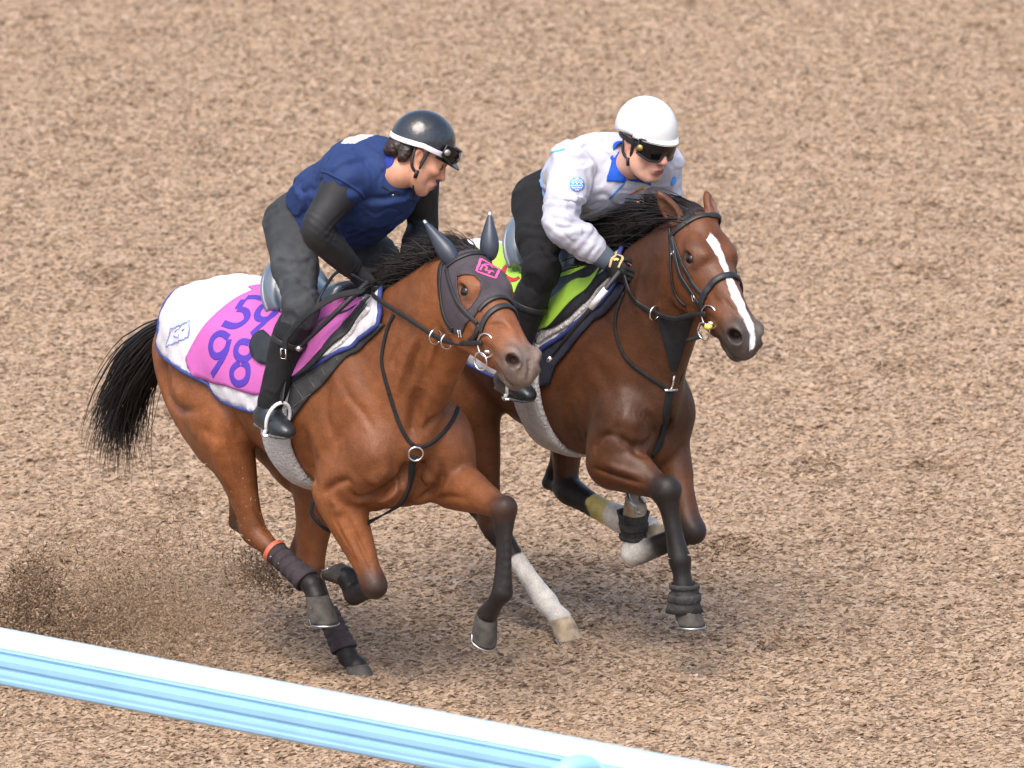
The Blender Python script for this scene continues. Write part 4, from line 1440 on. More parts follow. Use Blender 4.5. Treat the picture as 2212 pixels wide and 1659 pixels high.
# --- near horse (pixel outlines on its right flank, repeated on the left)
def tack_near():
    wr, fr = WR1, H1
    root = empty("saddle_cloth", fr)
    tag(root, "white saddle cloth with blue edging on the bright bay horse", "saddle cloth", "saddle cloths")
    near = wr.poly([('a', .13, 0)] + Z1([(1365, 700), (1330, 850), (1100, 1035), (700, 1260), (370, 1440), (100, 1640)]) + [(606, 858), (598, 880), (570, 890)] +
                   Z3([(1190, 1145), (1050, 1095), (950, 1040), (890, 950), (700, 850), (620, 795), (540, 730), (508, 665), (515, 605)]) + [('a', -1.10, 14), ('a', -1.105, 0)], .014)
    near[:, 1] = np.abs(near[:, 1])
    cloth(wr, [full(near)], .012, .010, "cloth", M_PAD, root, .018, puff=.009, puff_size=.075)
    piping(wr, resample(full(near), .01), .021, .0105, "blue_edging", M_BLUE, root, True)
    lf = drawn(wr, [Z3(s) for s in ([(590, 545), (735, 480)], [(735, 480), (722, 600)], [(722, 600), (558, 672)], [(558, 672), (590, 545)], [(615, 590), (640, 600)], [(655, 575), (650, 610)], [(625, 560), (650, 545), (672, 520), (655, 510)], [(675, 550), (690, 545)])], .030, .0045, .0015, True)
    lf.build("emblem", simple("pale_blue_print", (.16, .24, .52), .7), root)
    # fleece roll along the front
    fl = wr.poly(Z1([(1180, 620), (1240, 640), (1080, 830), (960, 1000), (860, 1110), (700, 1225), (600, 1265), (700, 1130), (900, 950), (1050, 740)]), .03)
    cloth(wr, [fl, mirror(fl)], .022, .016, "fleece_roll", M_FLEECE, root, .014, wave=.005)
    # dark quilted pad below the blue edge
    pr = empty("girth_pad", fr)
    tag(pr, "dark quilted pad hanging under the saddle cloth of the bright bay horse", "saddle pad", "saddle pads")
    q = wr.poly([('a', .10, 20)] + [(830, 700), (790, 740), (752, 768), (722, 800), (693, 834), (668, 858), (650, 880), (630, 912), (617, 922), (611, 880), (600, 848), (600, 780), (640, 700)] + [('a', -.25, 20)], .006)
    cloth(wr, [q, mirror(q)], .004, .007, "quilted_pad", M_QUILT, pr, .02, puff=.007, puff_size=.08)
    st = MB()
    qm = q * np.array([1, .0052])
    for sg in (1, -1):
        for off in np.arange(-1.2, 1.2, .105):
            xs = np.arange(-.6, .3, .01); ln = np.column_stack([xs, off + sg * xs * .8])
            ok = inside(ln, qm)
            if ok.sum() > 4:
                seg = ln[ok] / np.array([1, .0052]); tube(st, wr.pos(seg, .0155), .0022, 5)
    st.build("quilt_stitching", simple("grey_thread", (.075, .072, .07), .8), pr)["kind"] = "stuff"
    # pink number cloth
    nc = empty("number_cloth", fr)
    tag(nc, "pink number cloth with blue 59 and 98 on the bright bay horse", "number cloth", "number cloths")
    p = wr.poly(Z3([(1340, 205), (1180, 270), (1000, 370), (880, 480), (780, 610), (700, 760), (720, 830), (760, 900), (1000, 962), (1200, 1028)]) + [(575, 850), (608, 824), (635, 810), (693, 754), (740, 692), (785, 645), (760, 640), (690, 650), (640, 630)], .03)
    cloth(wr, [p, mirror(p)], .030, .004, "cloth", M_PINK, nc, .016, wave=.0, seed=4)
    W = .031
    D = {"5": [[(1285, 322), (1210, 306), (1140, 312)], [(1140, 318), (1100, 365), (1085, 398)], [(1082, 398), (1130, 398), (1160, 430), (1150, 475), (1100, 512), (1040, 522), (968, 498)]],
         "9": [[(1395, 372), (1335, 345), (1265, 375), (1228, 430), (1240, 468), (1300, 468), (1360, 430), (1398, 370)], [(1396, 380), (1310, 470), (1240, 530), (1182, 588)]],
         "9b": [[(1025, 610), (965, 570), (905, 605), (885, 675), (910, 740), (960, 735), (1010, 680), (1025, 610)], [(1026, 630), (985, 745), (890, 892)]],
         "8": [[(1180, 645), (1115, 632), (1072, 690), (1085, 750), (1140, 765), (1185, 730), (1195, 680), (1180, 645)], [(1110, 785), (1050, 830), (1042, 900), (1080, 946), (1140, 930), (1162, 870), (1155, 805), (1110, 785)]]}
    for k, st in D.items():
        drawn(wr, [Z3(x) for x in st], .0346, W, .0006).build("digit", M_INK, nc)
        mb = drawn(wr, [Z3(x) for x in st], .0346, W, .0006)
        v = np.concatenate(mb.v) * V(1, -1, 1)
        # the same digits again on the other flank, turned to read from there
    s = saddle(fr, "grey saddle with raised cantle on the bright bay horse")
    fl = wr.poly([(780, 652), (740, 672), (700, 690), (640, 700), (600, 740), (570, 712), (548, 722), (538, 745), (545, 770), (562, 785), (600, 790), (640, 800), (690, 765), (735, 705), (775, 668), (800, 640)], .04)
    cloth(wr, [fl, mirror(fl)], .037, .008, "flap", M_LEATHER, s, .02, liftfn=lambda ta: np.zeros(len(ta)))
    bp = wr.poly(Z1([(1100, 550), (1172, 605), (1050, 745), (900, 955), (700, 1130), (590, 1275), (440, 1400), (240, 1500), (270, 1440), (540, 1085), (850, 745)]), .05)
    cloth(wr, [bp, mirror(bp)], .040, .008, "panel", M_LEATHER, s, .014)
    pf = wr.poly(Z3([(1990, 345), (1840, 428), (1700, 480), (1590, 560), (1490, 690), (1440, 800), (1410, 900), (1425, 925), (1500, 880), (1700, 690), (1860, 480)]), .05)
    pk = cloth(wr, [pf, mirror(pf)], .047, .004, "front_panel", M_PINK, nc, .014, wave=.003)
    girth(SK1, fr, -.225, -.265, "off white fleece girth behind the elbow of the bright bay horse", M_FLEECE)
    return s

def tack_far():
    wr, fr = WR2, H2
    root = empty("saddle_cloth", fr)
    tag(root, "pale saddle cloth with blue edging on the dark bay horse", "saddle cloth", "saddle cloths")
    near = wr.poly([('a', .12, 0)] + Z7([(1125, 640), (1110, 690), (960, 860), (800, 1005), (610, 1125), (560, 1180), (520, 1290), (420, 1345), (300, 1312), (200, 1262), (105, 1208)]) + [('a', -.85, 62), ('a', -1.02, 40), ('a', -1.09, 14), ('a', -1.10, 0)], .014)
    near[:, 1] = np.abs(near[:, 1])
    cloth(wr, [full(near)], .012, .010, "cloth", M_PAD, root, .018, puff=.009, puff_size=.075)
    piping(wr, resample(full(near), .01), .021, .0105, "blue_edging", M_BLUE, root, True)
    fl = wr.poly(Z7([(1065, 630), (1075, 650), (980, 760), (890, 870), (790, 975), (700, 1020), (640, 1060), (580, 1100), (560, 1010), (690, 970), (780, 925), (870, 835), (960, 720)]), .03)
    cloth(wr, [fl, mirror(fl)], .022, .016, "fleece_roll", M_FLEECE, root, .014, wave=.005)
    pr = empty("girth_pad", fr)
    tag(pr, "dark navy pad hanging under the saddle cloth of the dark bay horse", "saddle pad", "saddle pads")
    q = wr.poly([('a', .10, 20)] + [(1352, 612), (1344, 630), (1283, 690), (1231, 752), (1200, 790), (1188, 830), (1172, 835), (1150, 815), (1120, 790), (1120, 700), (1200, 640)] + [('a', -.25, 20)], .006)
    cloth(wr, [q, mirror(q)], .004, .007, "quilted_pad", M_NAVY, pr, .02, puff=.006, puff_size=.08)
    nc = empty("number_cloth", fr)
    tag(nc, "lime green number cloth with red figures on the dark bay horse", "number cloth", "number cloths")
    k = 525, -95
    sh = lambda pts: [(x + k[0], y + k[1]) for x, y in pts]
    p = wr.poly(sh(Z3([(1340, 205), (1180, 270), (1000, 370), (880, 480), (780, 610), (700, 760), (720, 830), (760, 900), (1000, 962), (1200, 1028)]) + [(575, 850), (608, 824), (640, 800), (700, 740), (740, 692), (760, 640), (690, 650), (640, 630)]), .03)
    cloth(wr, [p, mirror(p)], .030, .004, "cloth", M_LIME, nc, .016, wave=.004, seed=5)
    # what shows of the red figures between the horse's ears and the rider's leg
    drawn(wr, [[(1086, 594), (1092, 575), (1112, 570), (1130, 574)], [(1075, 592), (1060, 577)], [(1086, 594), (1108, 606), (1124, 598)]], .0365, .022).build("digit", M_REDINK, nc)
    s = saddle(fr, "grey saddle with raised cantle on the dark bay horse", .035, 0)
    fl = wr.poly(sh([(780, 652), (740, 672), (700, 690), (640, 700), (600, 740), (570, 712), (548, 722), (538, 745), (545, 770), (562, 785), (600, 790), (640, 800), (690, 765), (735, 705), (775, 668), (800, 640)]), .04)
    cloth(wr, [fl, mirror(fl)], .034, .008, "flap", M_LEATHER, s, .02)
    bp = wr.poly(Z7([(1040, 590), (1075, 625), (960, 720), (870, 835), (780, 925), (690, 975), (600, 1005), (640, 975), (700, 915), (850, 755), (960, 650)]), .05)
    cloth(wr, [bp, mirror(bp)], .040, .008, "panel", M_LEATHER, s, .014)
    pf = wr.poly(Z7([(1005, 565), (930, 640), (850, 650), (760, 700), (650, 800), (560, 900), (518, 985), (560, 1003), (640, 978), (700, 920), (850, 760), (960, 650)]), .05)
    cloth(wr, [pf, mirror(pf)], .046, .004, "front_panel", M_LIME, nc, .014, wave=.003)
    girth(SK2, fr, -.235, -.245, "grey white fleece girth behind the elbow of the dark bay horse", M_FLEECE)
    return s

SAD1, SAD2 = tack_near(), tack_far()
print("cloths", round(time.time() - T0, 1))

# ------------------------------------------------------------------ breast collars, bridles, hood
def on_skin(fr, sk, pts, step=5.0, sm=2):
    P, N = [], []
    for x, y in resample(spline(pts, 6), step):
        o, d = fr.lray(x, y)
        h, n = sk.hit(o, d)
        if h is not None: P.append(h); N.append(n)
    P = np.array(P); N = np.array(N)
    for _ in range(sm):
        P[1:-1] = (P[:-2] + 2 * P[1:-1] + P[2:]) / 4
        N[1:-1] = N[:-2] + 2 * N[1:-1] + N[2:]
    N /= np.linalg.norm(N, axis=1)[:, None]
    return P, N

def ring_obj(name, c, n, r, t, mat, parent, a0=0, a1=360, sx=1.0):
    n = unit(n); u = unit(np.cross(n, V(0, 0, 1))); w = np.cross(n, u)
    A0 = np.linspace(R(a0), R(a1), 33)
    pts = np.array([c + r * (sx * math.cos(a) * u + math.sin(a) * w) for a in A0])
    mb = MB()
    if a1 - a0 >= 360: tube(mb, pts[:-1], t, 8, closed=True)
    else: tube(mb, pts, t, 8)
    return mb.build(name, mat, parent)

def strap_part(name, P, N, w, th, mat, parent, lift=.002):
    mb = MB(); strap(mb, P, N, w, th, lift=lift)
    return mb.build(name, mat, parent)

def breast_near():
    fr, sk = H1, SK1
    root = empty("breast_collar", fr)
    tag(root, "black breast strap with steel ring on the bright bay horse", "breast collar", "breast collars")
    P, N = on_skin(fr, sk, [(852, 680), (838, 710), (828, 754), (826, 787), (838, 837), (859, 905), (878, 946), (894, 962)])
    strap_part("neck_strap", P, N, .016, .006, M_WEB, root)
    P, N = on_skin(fr, sk, [(897, 964), (912, 965), (938, 952), (968, 922), (985, 893), (992, 866)])
    strap_part("neck_strap", P, N, .016, .006, M_WEB, root)
    o, d = fr.lray(897, 978); h, n = sk.hit(o, d)
    ring_obj("ring", h + n * .012, n, .030, .0045, M_STEEL, root)
    P, N = on_skin(fr, sk, [(896, 985), (891, 1000), (889, 1020), (884, 1045), (873, 1076), (853, 1100), (821, 1120), (795, 1127)])
    strap_part("chest_strap", P, N, .030, .007, M_WEB, root)
    mb = MB()
    pts = spline([fr.at(795, 1127, .0), fr.at(750, 1145, .05), fr.at(712, 1146, .13), fr.at(689, 1130, .17), fr.at(673, 1108, .19), fr.at(677, 1080, .19)], 8)
    tube(mb, pts, .011, 8, up=V(0, 1, 0), flat=.5); mb.build("girth_loop", M_WEB, root)

def breast_far():
    fr, sk = H2, SK2
    root = empty("breast_collar", fr)
    tag(root, "black breast strap with steel clip on the dark bay horse", "breast collar", "breast collars")
    P, N = on_skin(fr, sk, [(1349, 632), (1333, 672), (1330, 712), (1342, 754), (1357, 778), (1376, 796), (1408, 818), (1446, 843)])
    strap_part("neck_strap", P, N, .015, .006, M_WEB, root)
    P, N = on_skin(fr, sk, [(1448, 842), (1441, 878), (1434, 918), (1424, 957), (1408, 985)])
    strap_part("chest_strap", P, N, .032, .007, M_WEB, root)
    a = P[0] + N[0] * .012
    mb = MB()
    tube(mb, [a + V(0, .03, 0), a + V(0, -.035, .006)], .006, 8); tube(mb, [a, a + V(.01, .012, .085)], .005, 8)
    tube(mb, spline([a + V(.0, -.012, .10), a + V(.008, .004, .088), a + V(.0, .03, .10)], 5), .005, 8)
    mb.build("clip", M_STEEL, root)
    # bib martingale hanging between the reins
    bb = empty("bib_martingale", fr)
    tag(bb, "black triangular bib hanging below the neck of the dark bay horse", "martingale")
    tl, tr, bt = np.array([1420., 688]), np.array([1499., 688]), np.array([1457., 803])
    rows = []
    for k in np.linspace(0, 1, 10):
        l = tl + (bt + [-6, 0] - tl) * k; r = tr + (bt + [6, 0] - tr) * k
        row = []
        for t in np.linspace(0, 1, 8):
            x, y = l + (r - l) * t
            p = fr.at(x, y, .035 - .07 * t)
            o, d = fr.lray(x, y); h, n = sk.hit(o, d)
            if h is not None and (h - p) @ d < .02: p = h - d * .025
            row.append(p)
        rows.append(row)
    rows = np.array(rows)
    for _ in range(3):
        H = np.pad(rows, ((1, 1), (1, 1), (0, 0)), mode='edge'); Q = (H[1:-1, 1:-1] * 2 + H[:-2, 1:-1] + H[2:, 1:-1] + H[1:-1, :-2] + H[1:-1, 2:]) / 6
        dd = ray(1455, 740); rows = rows * 1.0; rows[1:-1, 1:-1] = Q[1:-1, 1:-1]
    G = np.array(rows); f = [(i * 8 + j, i * 8 + j + 1, i * 8 + 9 + j, i * 8 + 8 + j) for i in range(9) for j in range(7)]
    mb = MB(); mb.add(G.reshape(-1, 3), f); mb.add(G.reshape(-1, 3) - V(.004, 0, 0), [q[::-1] for q in f])
    mb.build("bib", M_WEB, bb)
    mb = MB(); tube(mb, spline([fr.at(1484, 748, -.03), fr.at(1478, 790, -.03), fr.at(1462, 836, -.02)], 6), .008, 8); mb.build("side_strap", M_WEB, bb)
breast_near(); breast_far()

def face_strap(wh, root, name, px, w, th, mat, lift=.003, far=True, step=.008):
    """A bridle strap: drawn on the near side of the face, and its like on the far side."""
    ta = wh.poly(px, .003)
    ta = resample(spline(ta * np.array([1, .0016]), 6), step) / np.array([1, .0016])
    for sg in ((1, -1) if far else (1,)):
        q = ta * np.array([1, sg])
        strap_part(name, wh.pos(q, 0), wh.nrm(q), w, th, mat, root, lift)
    return ta

def over_strap(wh, root, name, px, w, th, mat, lift=.003):
    """A strap that runs over the face from cheek to cheek."""
    ta = wh.poly(px, .003)
    ta = ta[np.argsort(-np.abs(ta[:, 1]))]
    am = np.abs(ta[:, 1]).max()
    cf = np.polyfit(np.concatenate([ta[:, 1], -ta[:, 1]]) / 100, np.concatenate([ta[:, 0]] * 2), 2)
    aa = np.linspace(am, -am, 70)
    q = np.column_stack([np.polyval(cf, aa / 100), aa])
    strap_part(name, wh.pos(q, 0), wh.nrm(q), w, th, mat, root, lift)

def bits(fr, hf, root, h, v, yellow):
    for q in (1, -1):
        c = hf(h, .060 * q, v)
        n = unit(-hf.e2 * q + hf.e1 * .25)
        ring_obj("bit_ring", c + n * .006, n, .048, .0042, M_STEEL, root)
        ring_obj("bit_ring", c + n * .008 + hf.e1 * .018 - hf.e3 * .070, n, .036, .0038, M_STEEL, root)
        mb = MB(); tube(mb, [c + n * .010 - hf.e3 * .02 + hf.e1 * .012, c - n * .02 - hf.e3 * .012 + hf.e1 * .035], .008, 8); mb.build("bit_arm", M_STEEL, root)
        if yellow:
            bm = bmesh.new(); bmesh.ops.create_uvsphere(bm, u_segments=12, v_segments=8, radius=.017)
            vs = np.array([x.co[:] for x in bm.verts]) * V(1.2, 1, .8) + c + n * .016 + hf.e1 * .03 - hf.e3 * .022
            fs = [[x.index for x in f.verts] for f in bm.faces]; bm.free()
            mb = MB(); mb.add(vs, fs); mb.build("bit_guard", M_RUBBER, root)

def buckle(fr, sk, x, y, root, s=.014):
    o, d = fr.lray(x, y); h, n = sk.hit(o, d)
    if h is None: return
    u = unit(np.cross(n, V(0, 0, 1))); w = np.cross(n, u)
    mb = MB(); tube(mb, [h + n * .009 + s * (a * u + b * w) for a, b in ((-.6, -1), (.6, -1), (.6, 1), (-.6, 1))], .0022, 6, closed=True)
    mb.build("buckle", M_STEEL, root)

def hood_near():
    fr, hf, wh = H1, C1['hf'], WH1
    root = empty("face_hood", fr)
    tag(root, "dark mesh face hood with pink emblem on the bright bay horse", "face hood")
    near = wh.poly([('a', -.02, 0), ('a', -.02, 60)] + ZA([(745, 640), (735, 850), (765, 1080), (830, 1260), (930, 1290), (965, 1190), (1040, 1130), (1090, 1060), (1180, 990), (1290, 945), (1340, 945)]), .004)
    near[:, 1] = np.abs(near[:, 1])
    near = np.concatenate([near, [[near[-1, 0] + .004, 0]]])
    hole = wh.poly(ZA([(893, 745), (970, 727), (1050, 738), (1108, 790), (1112, 860), (1080, 940), (1020, 1030), (975, 1062), (930, 1010), (897, 900), (886, 800)]), .004)
    cloth(wh, [full(near)], .0035, .003, "hood", M_HOOD, root, .010, holes=[hole, hole * np.array([1, -1])])
    for h in (hole, hole * np.array([1, -1])):
        piping(wh, resample(h * np.array([1, .002]), .006) / np.array([1, .002]), .0055, .003, "eye_hem", M_HOOD, root, True)
    S = [[(1110, 582), (1278, 682), (1243, 762), (1068, 700), (1110, 582)]]
    drawn(wh, [ZA([a, b]) for a, b in zip(S[0], S[0][1:])], .008, .010, .0012, True).build("emblem_frame", M_PINKPRINT, root)
    S = [[(1100, 690), (1130, 640), (1165, 660), (1150, 690), (1190, 700)], [(1165, 640), (1195, 640), (1215, 665)], [(1180, 720), (1205, 690), (1230, 710)], [(1120, 645), (1160, 635)]]
    drawn(wh, [ZA(x) for x in S], .008, .008, .0012, True).build("emblem_mark", M_PINKPRINT, root)
    for base, tip, q in ((fr.at(972, 553, .075), fr.at(919, 481, .11), 1), (fr.at(1057, 538, -.065), fr.at(1058, 464, -.085), -1)):
        S = SDF()
        S.chain([base - (tip - base) * .12, base + (tip - base) * .12, base + (tip - base) * .4, base + (tip - base) * .7, tip], [.034, .038, .030, .018, .006], [.030, .033, .027, .016, .006], (0, 1, 0), .01, None, 4)
        v, F = S.mesh(.006); v = relax(v, F, 2)
        o = mesh_obj("ear_cover", v, F, M_EARCOVER, root)
        mb = MB(); tube(mb, [tip - unit(tip - base) * .01, tip + unit(tip - base) * .012], .008, 8); mb.build("silver_tip", M_STEEL, o)
    return root
hood_near()

def bridle_near():
    fr, hf, wh, sk = H1, C1['hf'], WH1, SK1
    root = empty("bridle", fr)
    tag(root, "black bridle with steel bit rings over the dark hood", "bridle", "bridles")
    over_strap(wh, root, "browband", ZA([(800, 665), (865, 605), (950, 565), (1060, 545), (1110, 543)]), .022, .006, M_LEATHER, .008)
    face_strap(wh, root, "cheek_strap", ZA([(790, 590), (750, 640), (735, 760), (742, 900), (760, 1040), (800, 1160), (860, 1240)]), .026, .005, M_LEATHER, .008)
    face_strap(wh, root, "cheekpiece", ZA([(800, 680), (830, 820), (895, 975), (985, 1095), (1085, 1180)]), .018, .005, M_LEATHER, .008)
    over_strap(wh, root, "noseband", ZA([(1100, 1250), (1150, 1165), (1230, 1075), (1320, 1020), (1370, 1008)]), .024, .007, M_LEATHER, .004)
    over_strap(wh, root, "hood_hem", ZA([(1090, 1062), (1180, 992), (1290, 945), (1345, 940)]), .018, .005, M_LEATHER, .006)
    face_strap(wh, root, "chin_strap", ZA([(1090, 1190), (1060, 1290), (1010, 1340)]), .022, .006, M_LEATHER, .004)
    bits(fr, hf, root, .405, -.098, False)
    buckle(fr, sk, *ZA([(925, 1265)])[0], root); buckle(fr, sk, *ZA([(738, 855)])[0], root, .010)
    return root
def bridle_far():
    fr, hf, wh, sk = H2, C2['hf'], WH2, SK2
    root = empty("bridle", fr)
    tag(root, "black bridle with yellow bit guard on the white blazed horse", "bridle", "bridles")
    over_strap(wh, root, "browband", ZB([(225, 520), (262, 480), (310, 425), (390, 368), (480, 338), (520, 333)]), .022, .006, M_LEATHER, .003)
    face_strap(wh, root, "cheek_strap", ZB([(215, 430), (222, 560), (232, 700), (236, 860), (252, 980), (295, 1080), (365, 1160)]), .014, .005, M_LEATHER, .004)
    face_strap(wh, root, "cheekpiece", ZB([(240, 510), (275, 620), (320, 740), (372, 850), (430, 950), (500, 1035), (560, 1075)]), .018, .005, M_LEATHER, .003)
    face_strap(wh, root, "cheekpiece", ZB([(232, 520), (265, 690), (310, 850), (380, 970), (450, 1080), (500, 1160)]), .022, .006, M_LEATHER, .004)
    over_strap(wh, root, "noseband", ZB([(505, 1180), (550, 1105), (610, 1000), (690, 920), (780, 865), (830, 858)]), .027, .010, M_LEATHER, .003)
    bits(fr, hf, root, .41, -.10, True)
    buckle(fr, sk, *ZB([(455, 1080)])[0], root); buckle(fr, sk, *ZB([(262, 670)])[0], root, .011)
    mb = MB()
    p = hf(.41, .060, -.10) - hf.e3 * .104 + hf.e1 * .018
    tube(mb, spline([p, p + V(-.03, -.01, -.012), p + V(-.075, -.02, -.03)], 5), .009, 8, up=V(0, 1, 0), flat=.4); mb.build("strap_end", M_LEATHER, root)
    return root
BR1, BR2 = bridle_near(), bridle_far()

# ------------------------------------------------------------------ bandages and bell boots
def bandage(fr, sk, a, b, label, tape=False):
    root = empty("leg_bandage", fr)
    tag(root, label, "leg bandage", "dark bandages on the hind legs")
    ax = unit(b - a)
    n = 10
    prev = None
    for i in range(n):
        c = a + (b - a) * (i + .5) / n
        P, N = sk.ring(c, ax, V(1, 0, .2), 24, .075)
        if len(P) < 12: continue
        rel = P - c; r = np.linalg.norm(rel, axis=1); keep = r < .072
        P, N = P[keep], N[keep]
        L = np.linalg.norm(b - a) / n
        tilt = (P - c) @ unit(np.cross(ax, V(0, 1, 0))) * .22
        P = P + ax[None] * tilt[:, None]
        mb = MB(); strap(mb, P, N, L * 1.45, .009 + .003 * (i % 2), closed=True, lift=.003)
        mb.build("bandage_turn", M_BANDAGE, root)
    if tape:
        P, N = sk.ring(a + ax * .012, ax, V(1, 0, .2), 24, .075)
        mb = MB(); strap(mb, P, N, .022, .004, closed=True, lift=.014); mb.build("tape", M_TAPE, root)
    return root
bandage(H1, SK1, H1.at(590, 1187, .117), H1.at(662, 1252, .095), "dark bandage with orange tape on the raised hind leg", True)
bandage(H1, SK1, H1.at(707, 1318, -.093), H1.at(744, 1402, -.087), "dark bandage on the hind leg planted in the bark")

def bell_boot(fr, cor, d, label, flare=1.0):
    root = empty("bell_boot", fr)
    tag(root, label, "bell boot", "bell boots")
    d = unit(d); f = unit(V(1, 0, 0) - (V(1, 0, 0) @ d) * d); l = np.cross(d, f)
    n = 28
    for nm, prof in (("rubber_bell", [(-.062, .045), (-.05, .049), (-.035, .051), (-.01, .055), (.02, .061), (.050, .069), (.048, .060), (.015, .053), (-.03, .044)]), ("collar_roll", [(-.066, .046), (-.069, .051), (-.064, .056), (-.050, .056), (-.046, .050)]), ("closing_band", [(-.024, .052), (-.026, .057), (-.018, .060), (.004, .063), (.010, .058)])):
        v = np.array([[cor + d * t + flare * r * (1 + .04 * math.sin(3 * a + t * 60) + .03 * math.sin(7 * a + 1)) * (math.cos(a) * f + math.sin(a) * l) for a in np.linspace(0, 2 * math.pi, n, endpoint=False)] for t, r in prof])
        m = len(prof)
        F = [(i * n + k, i * n + (k + 1) % n, ((i + 1) % m) * n + (k + 1) % n, ((i + 1) % m) * n + k) for i in range(m) for k in range(n)]
        mb = MB(); mb.add(v.reshape(-1, 3), F); mb.build(nm, M_BOOTRUB, root)
    return root
c = C2['fore'][0]['coronet']; bell_boot(H2, c + V(0, 0, -.025), V(0, 0, -1), "muddy black bell boot on the leading front hoof", 1.12)
c = C2['fore'][1]['coronet']; bell_boot(H2, c - unit(V(.1, 0, 1)) * .01, V(.1, -.05, 1), "black bell boot on the folded front leg with the upturned sole", 1.0)
print("tack", round(time.time() - T0, 1))
# ------------------------------------------------------------------ riders
SKIN = (.50, .255, .165)
M_SKIN = attr_mat("skin", .5, .10, 22, ((90, .15, .003, 3),), 0, 0, .35)
M_CLOTH = lambda name, col, rough=.8, amt=.15, b=((26, .35, .012, 4),), **k: None

def cloth_mat(name, col, rough=.8, amt=.15, fold=.35, weave=.2, sheen=0.0, spec=.3):
    m, n, b = new_mat(name)
    if col is None:
        a = node(n, "ShaderNodeVertexColor"); a.layer_name = "Col"; vary(n, b, a.outputs[0], amt, 14)
    else: vary(n, b, col, amt, 14)
    b.inputs["Roughness"].default_value = rough
    b.inputs["Specular IOR Level"].default_value = spec
    b.inputs["Sheen Weight"].default_value = sheen
    bump_noise(n, b, 20, fold, .012, 4)
    bump_noise(n, b, 260, weave, .002, 2)
    return m

class PFrame:
    """A person's head: e1 the way the face looks, e2 to the person's left, e3 up."""
    def __init__(s, c, yaw, pitch, roll=0.0, k=1.0):
        s.C = c; s.k = k
        f = V(math.cos(yaw) * math.cos(pitch), math.sin(yaw) * math.cos(pitch), -math.sin(pitch))
        l = V(-math.sin(yaw), math.cos(yaw), 0)
        u = np.cross(f, l)
        c_, q = math.cos(roll), math.sin(roll)
        s.e1, s.e2 = f, c_ * l + q * u
        s.e3 = np.cross(f, s.e2)
    def __call__(s, f, r, u):
        return s.C + s.k * (s.e1 * f - s.e2 * r + s.e3 * u)
    def rot(s):
        return np.stack([s.e1, s.e2, s.e3], 1)

LIP = (.42, .16, .12)
def human_head(S, h, neck_base, skin):
    k = h.k; r = h.rot()
    S.ell(h(-.010, 0, .050), np.array([.098, .078, .092]) * k, r, .02, skin)
    S.ell(h(.040, 0, -.010), np.array([.062, .064, .085]) * k, r, .03, skin)
    for q in (1, -1):
        S.chain([h(.005, .060 * q, -.035), h(.030, .052 * q, -.078), h(.070, .020 * q, -.110)], np.array([.022, .020, .020]) * k, None, h.e2, .02, skin, 3)
        S.ell(h(.066, .042 * q, -.024), np.array([.030, .024, .020]) * k, r, .02, tuple(np.array(skin) * (1.02, .93, .9)))
        S.cone(h(.086, .042 * q, .022), h(.096, .006 * q, .020), .012 * k, k=.015, col=skin)
        S.ell(h(-.004, .080 * q, -.008), np.array([.019, .007, .032]) * k, r, .006, tuple(np.array(skin) * (1.05, .85, .85)))
        S.ell(h(-.010, .079 * q, .004), np.array([.017, .010, .020]) * k, r, .006, tuple(np.array(skin) * (1.05, .85, .85)))
        S.ell(h(-.002, .089 * q, -.002), np.array([.010, .006, .017]) * k, r, .004, tuple(np.array(skin) * .6), op='s')
        S.ell(h(.040, .046 * q, -.062), np.array([.026, .016, .026]) * k, r, .02, skin)
    S.ell(h(.079, 0, -.108), np.array([.020, .024, .018]) * k, r, .02, skin)
    S.cone(h(.094, 0, .012), h(.116, 0, -.030), .009 * k, .0125 * k, k=.014, col=tuple(np.array(skin) * (1.04, .92, .9)))
    S.ell(h(.114, 0, -.036), np.array([.014, .012, .011]) * k, r, .008, tuple(np.array(skin) * (1.06, .84, .82)))
    for q in (1, -1):
        S.ell(h(.102, .0125 * q, -.038), np.array([.012, .009, .009]) * k, r, .007, tuple(np.array(skin) * (1.05, .86, .84)))
        S.ell(h(.108, .0085 * q, -.0475), np.array([.006, .0045, .004]) * k, r, .004, (.10, .04, .03), op='s')
        S.ell(h(.101, .033 * q, .000), np.array([.015, .020, .012]) * k, r, .014, tuple(np.array(skin) * .8), op='s')
        S.ell(h(.082, .032 * q, .000), np.array([.015, .019, .012]) * k, r, .006, tuple(np.array(skin) * .86))
    S.ell(h(.088, 0, -.074), np.array([.024, .032, .022]) * k, r, .02, skin)
    S.ell(h(.1035, 0, -.0665), np.array([.011, .023, .0062]) * k, r, .006, LIP)
    S.ell(h(.1005, 0, -.0795), np.array([.011, .020, .0072]) * k, r, .006, LIP)
    S.chain([h(.110, .023, -.079), h(.116, .010, -.0735), h(.117, 0, -.0725), h(.116, -.010, -.0735), h(.110, -.023, -.079)], np.array([.0026, .003, .003, .003, .0026]) * k, None, h.e3, .004, (.12, .04, .035), 3, 's')
    S.chain([h(-.020, 0, -.055), h(-.03, 0, -.10), neck_base], np.array([.048, .046, .050]) * k, None, h.e2, .025, skin, 4)
    S.chain([h(.01, 0, -.085), neck_base + V(.02, 0, -.02)], np.array([.032, .036]) * k, None, h.e2, .03, skin, 3)

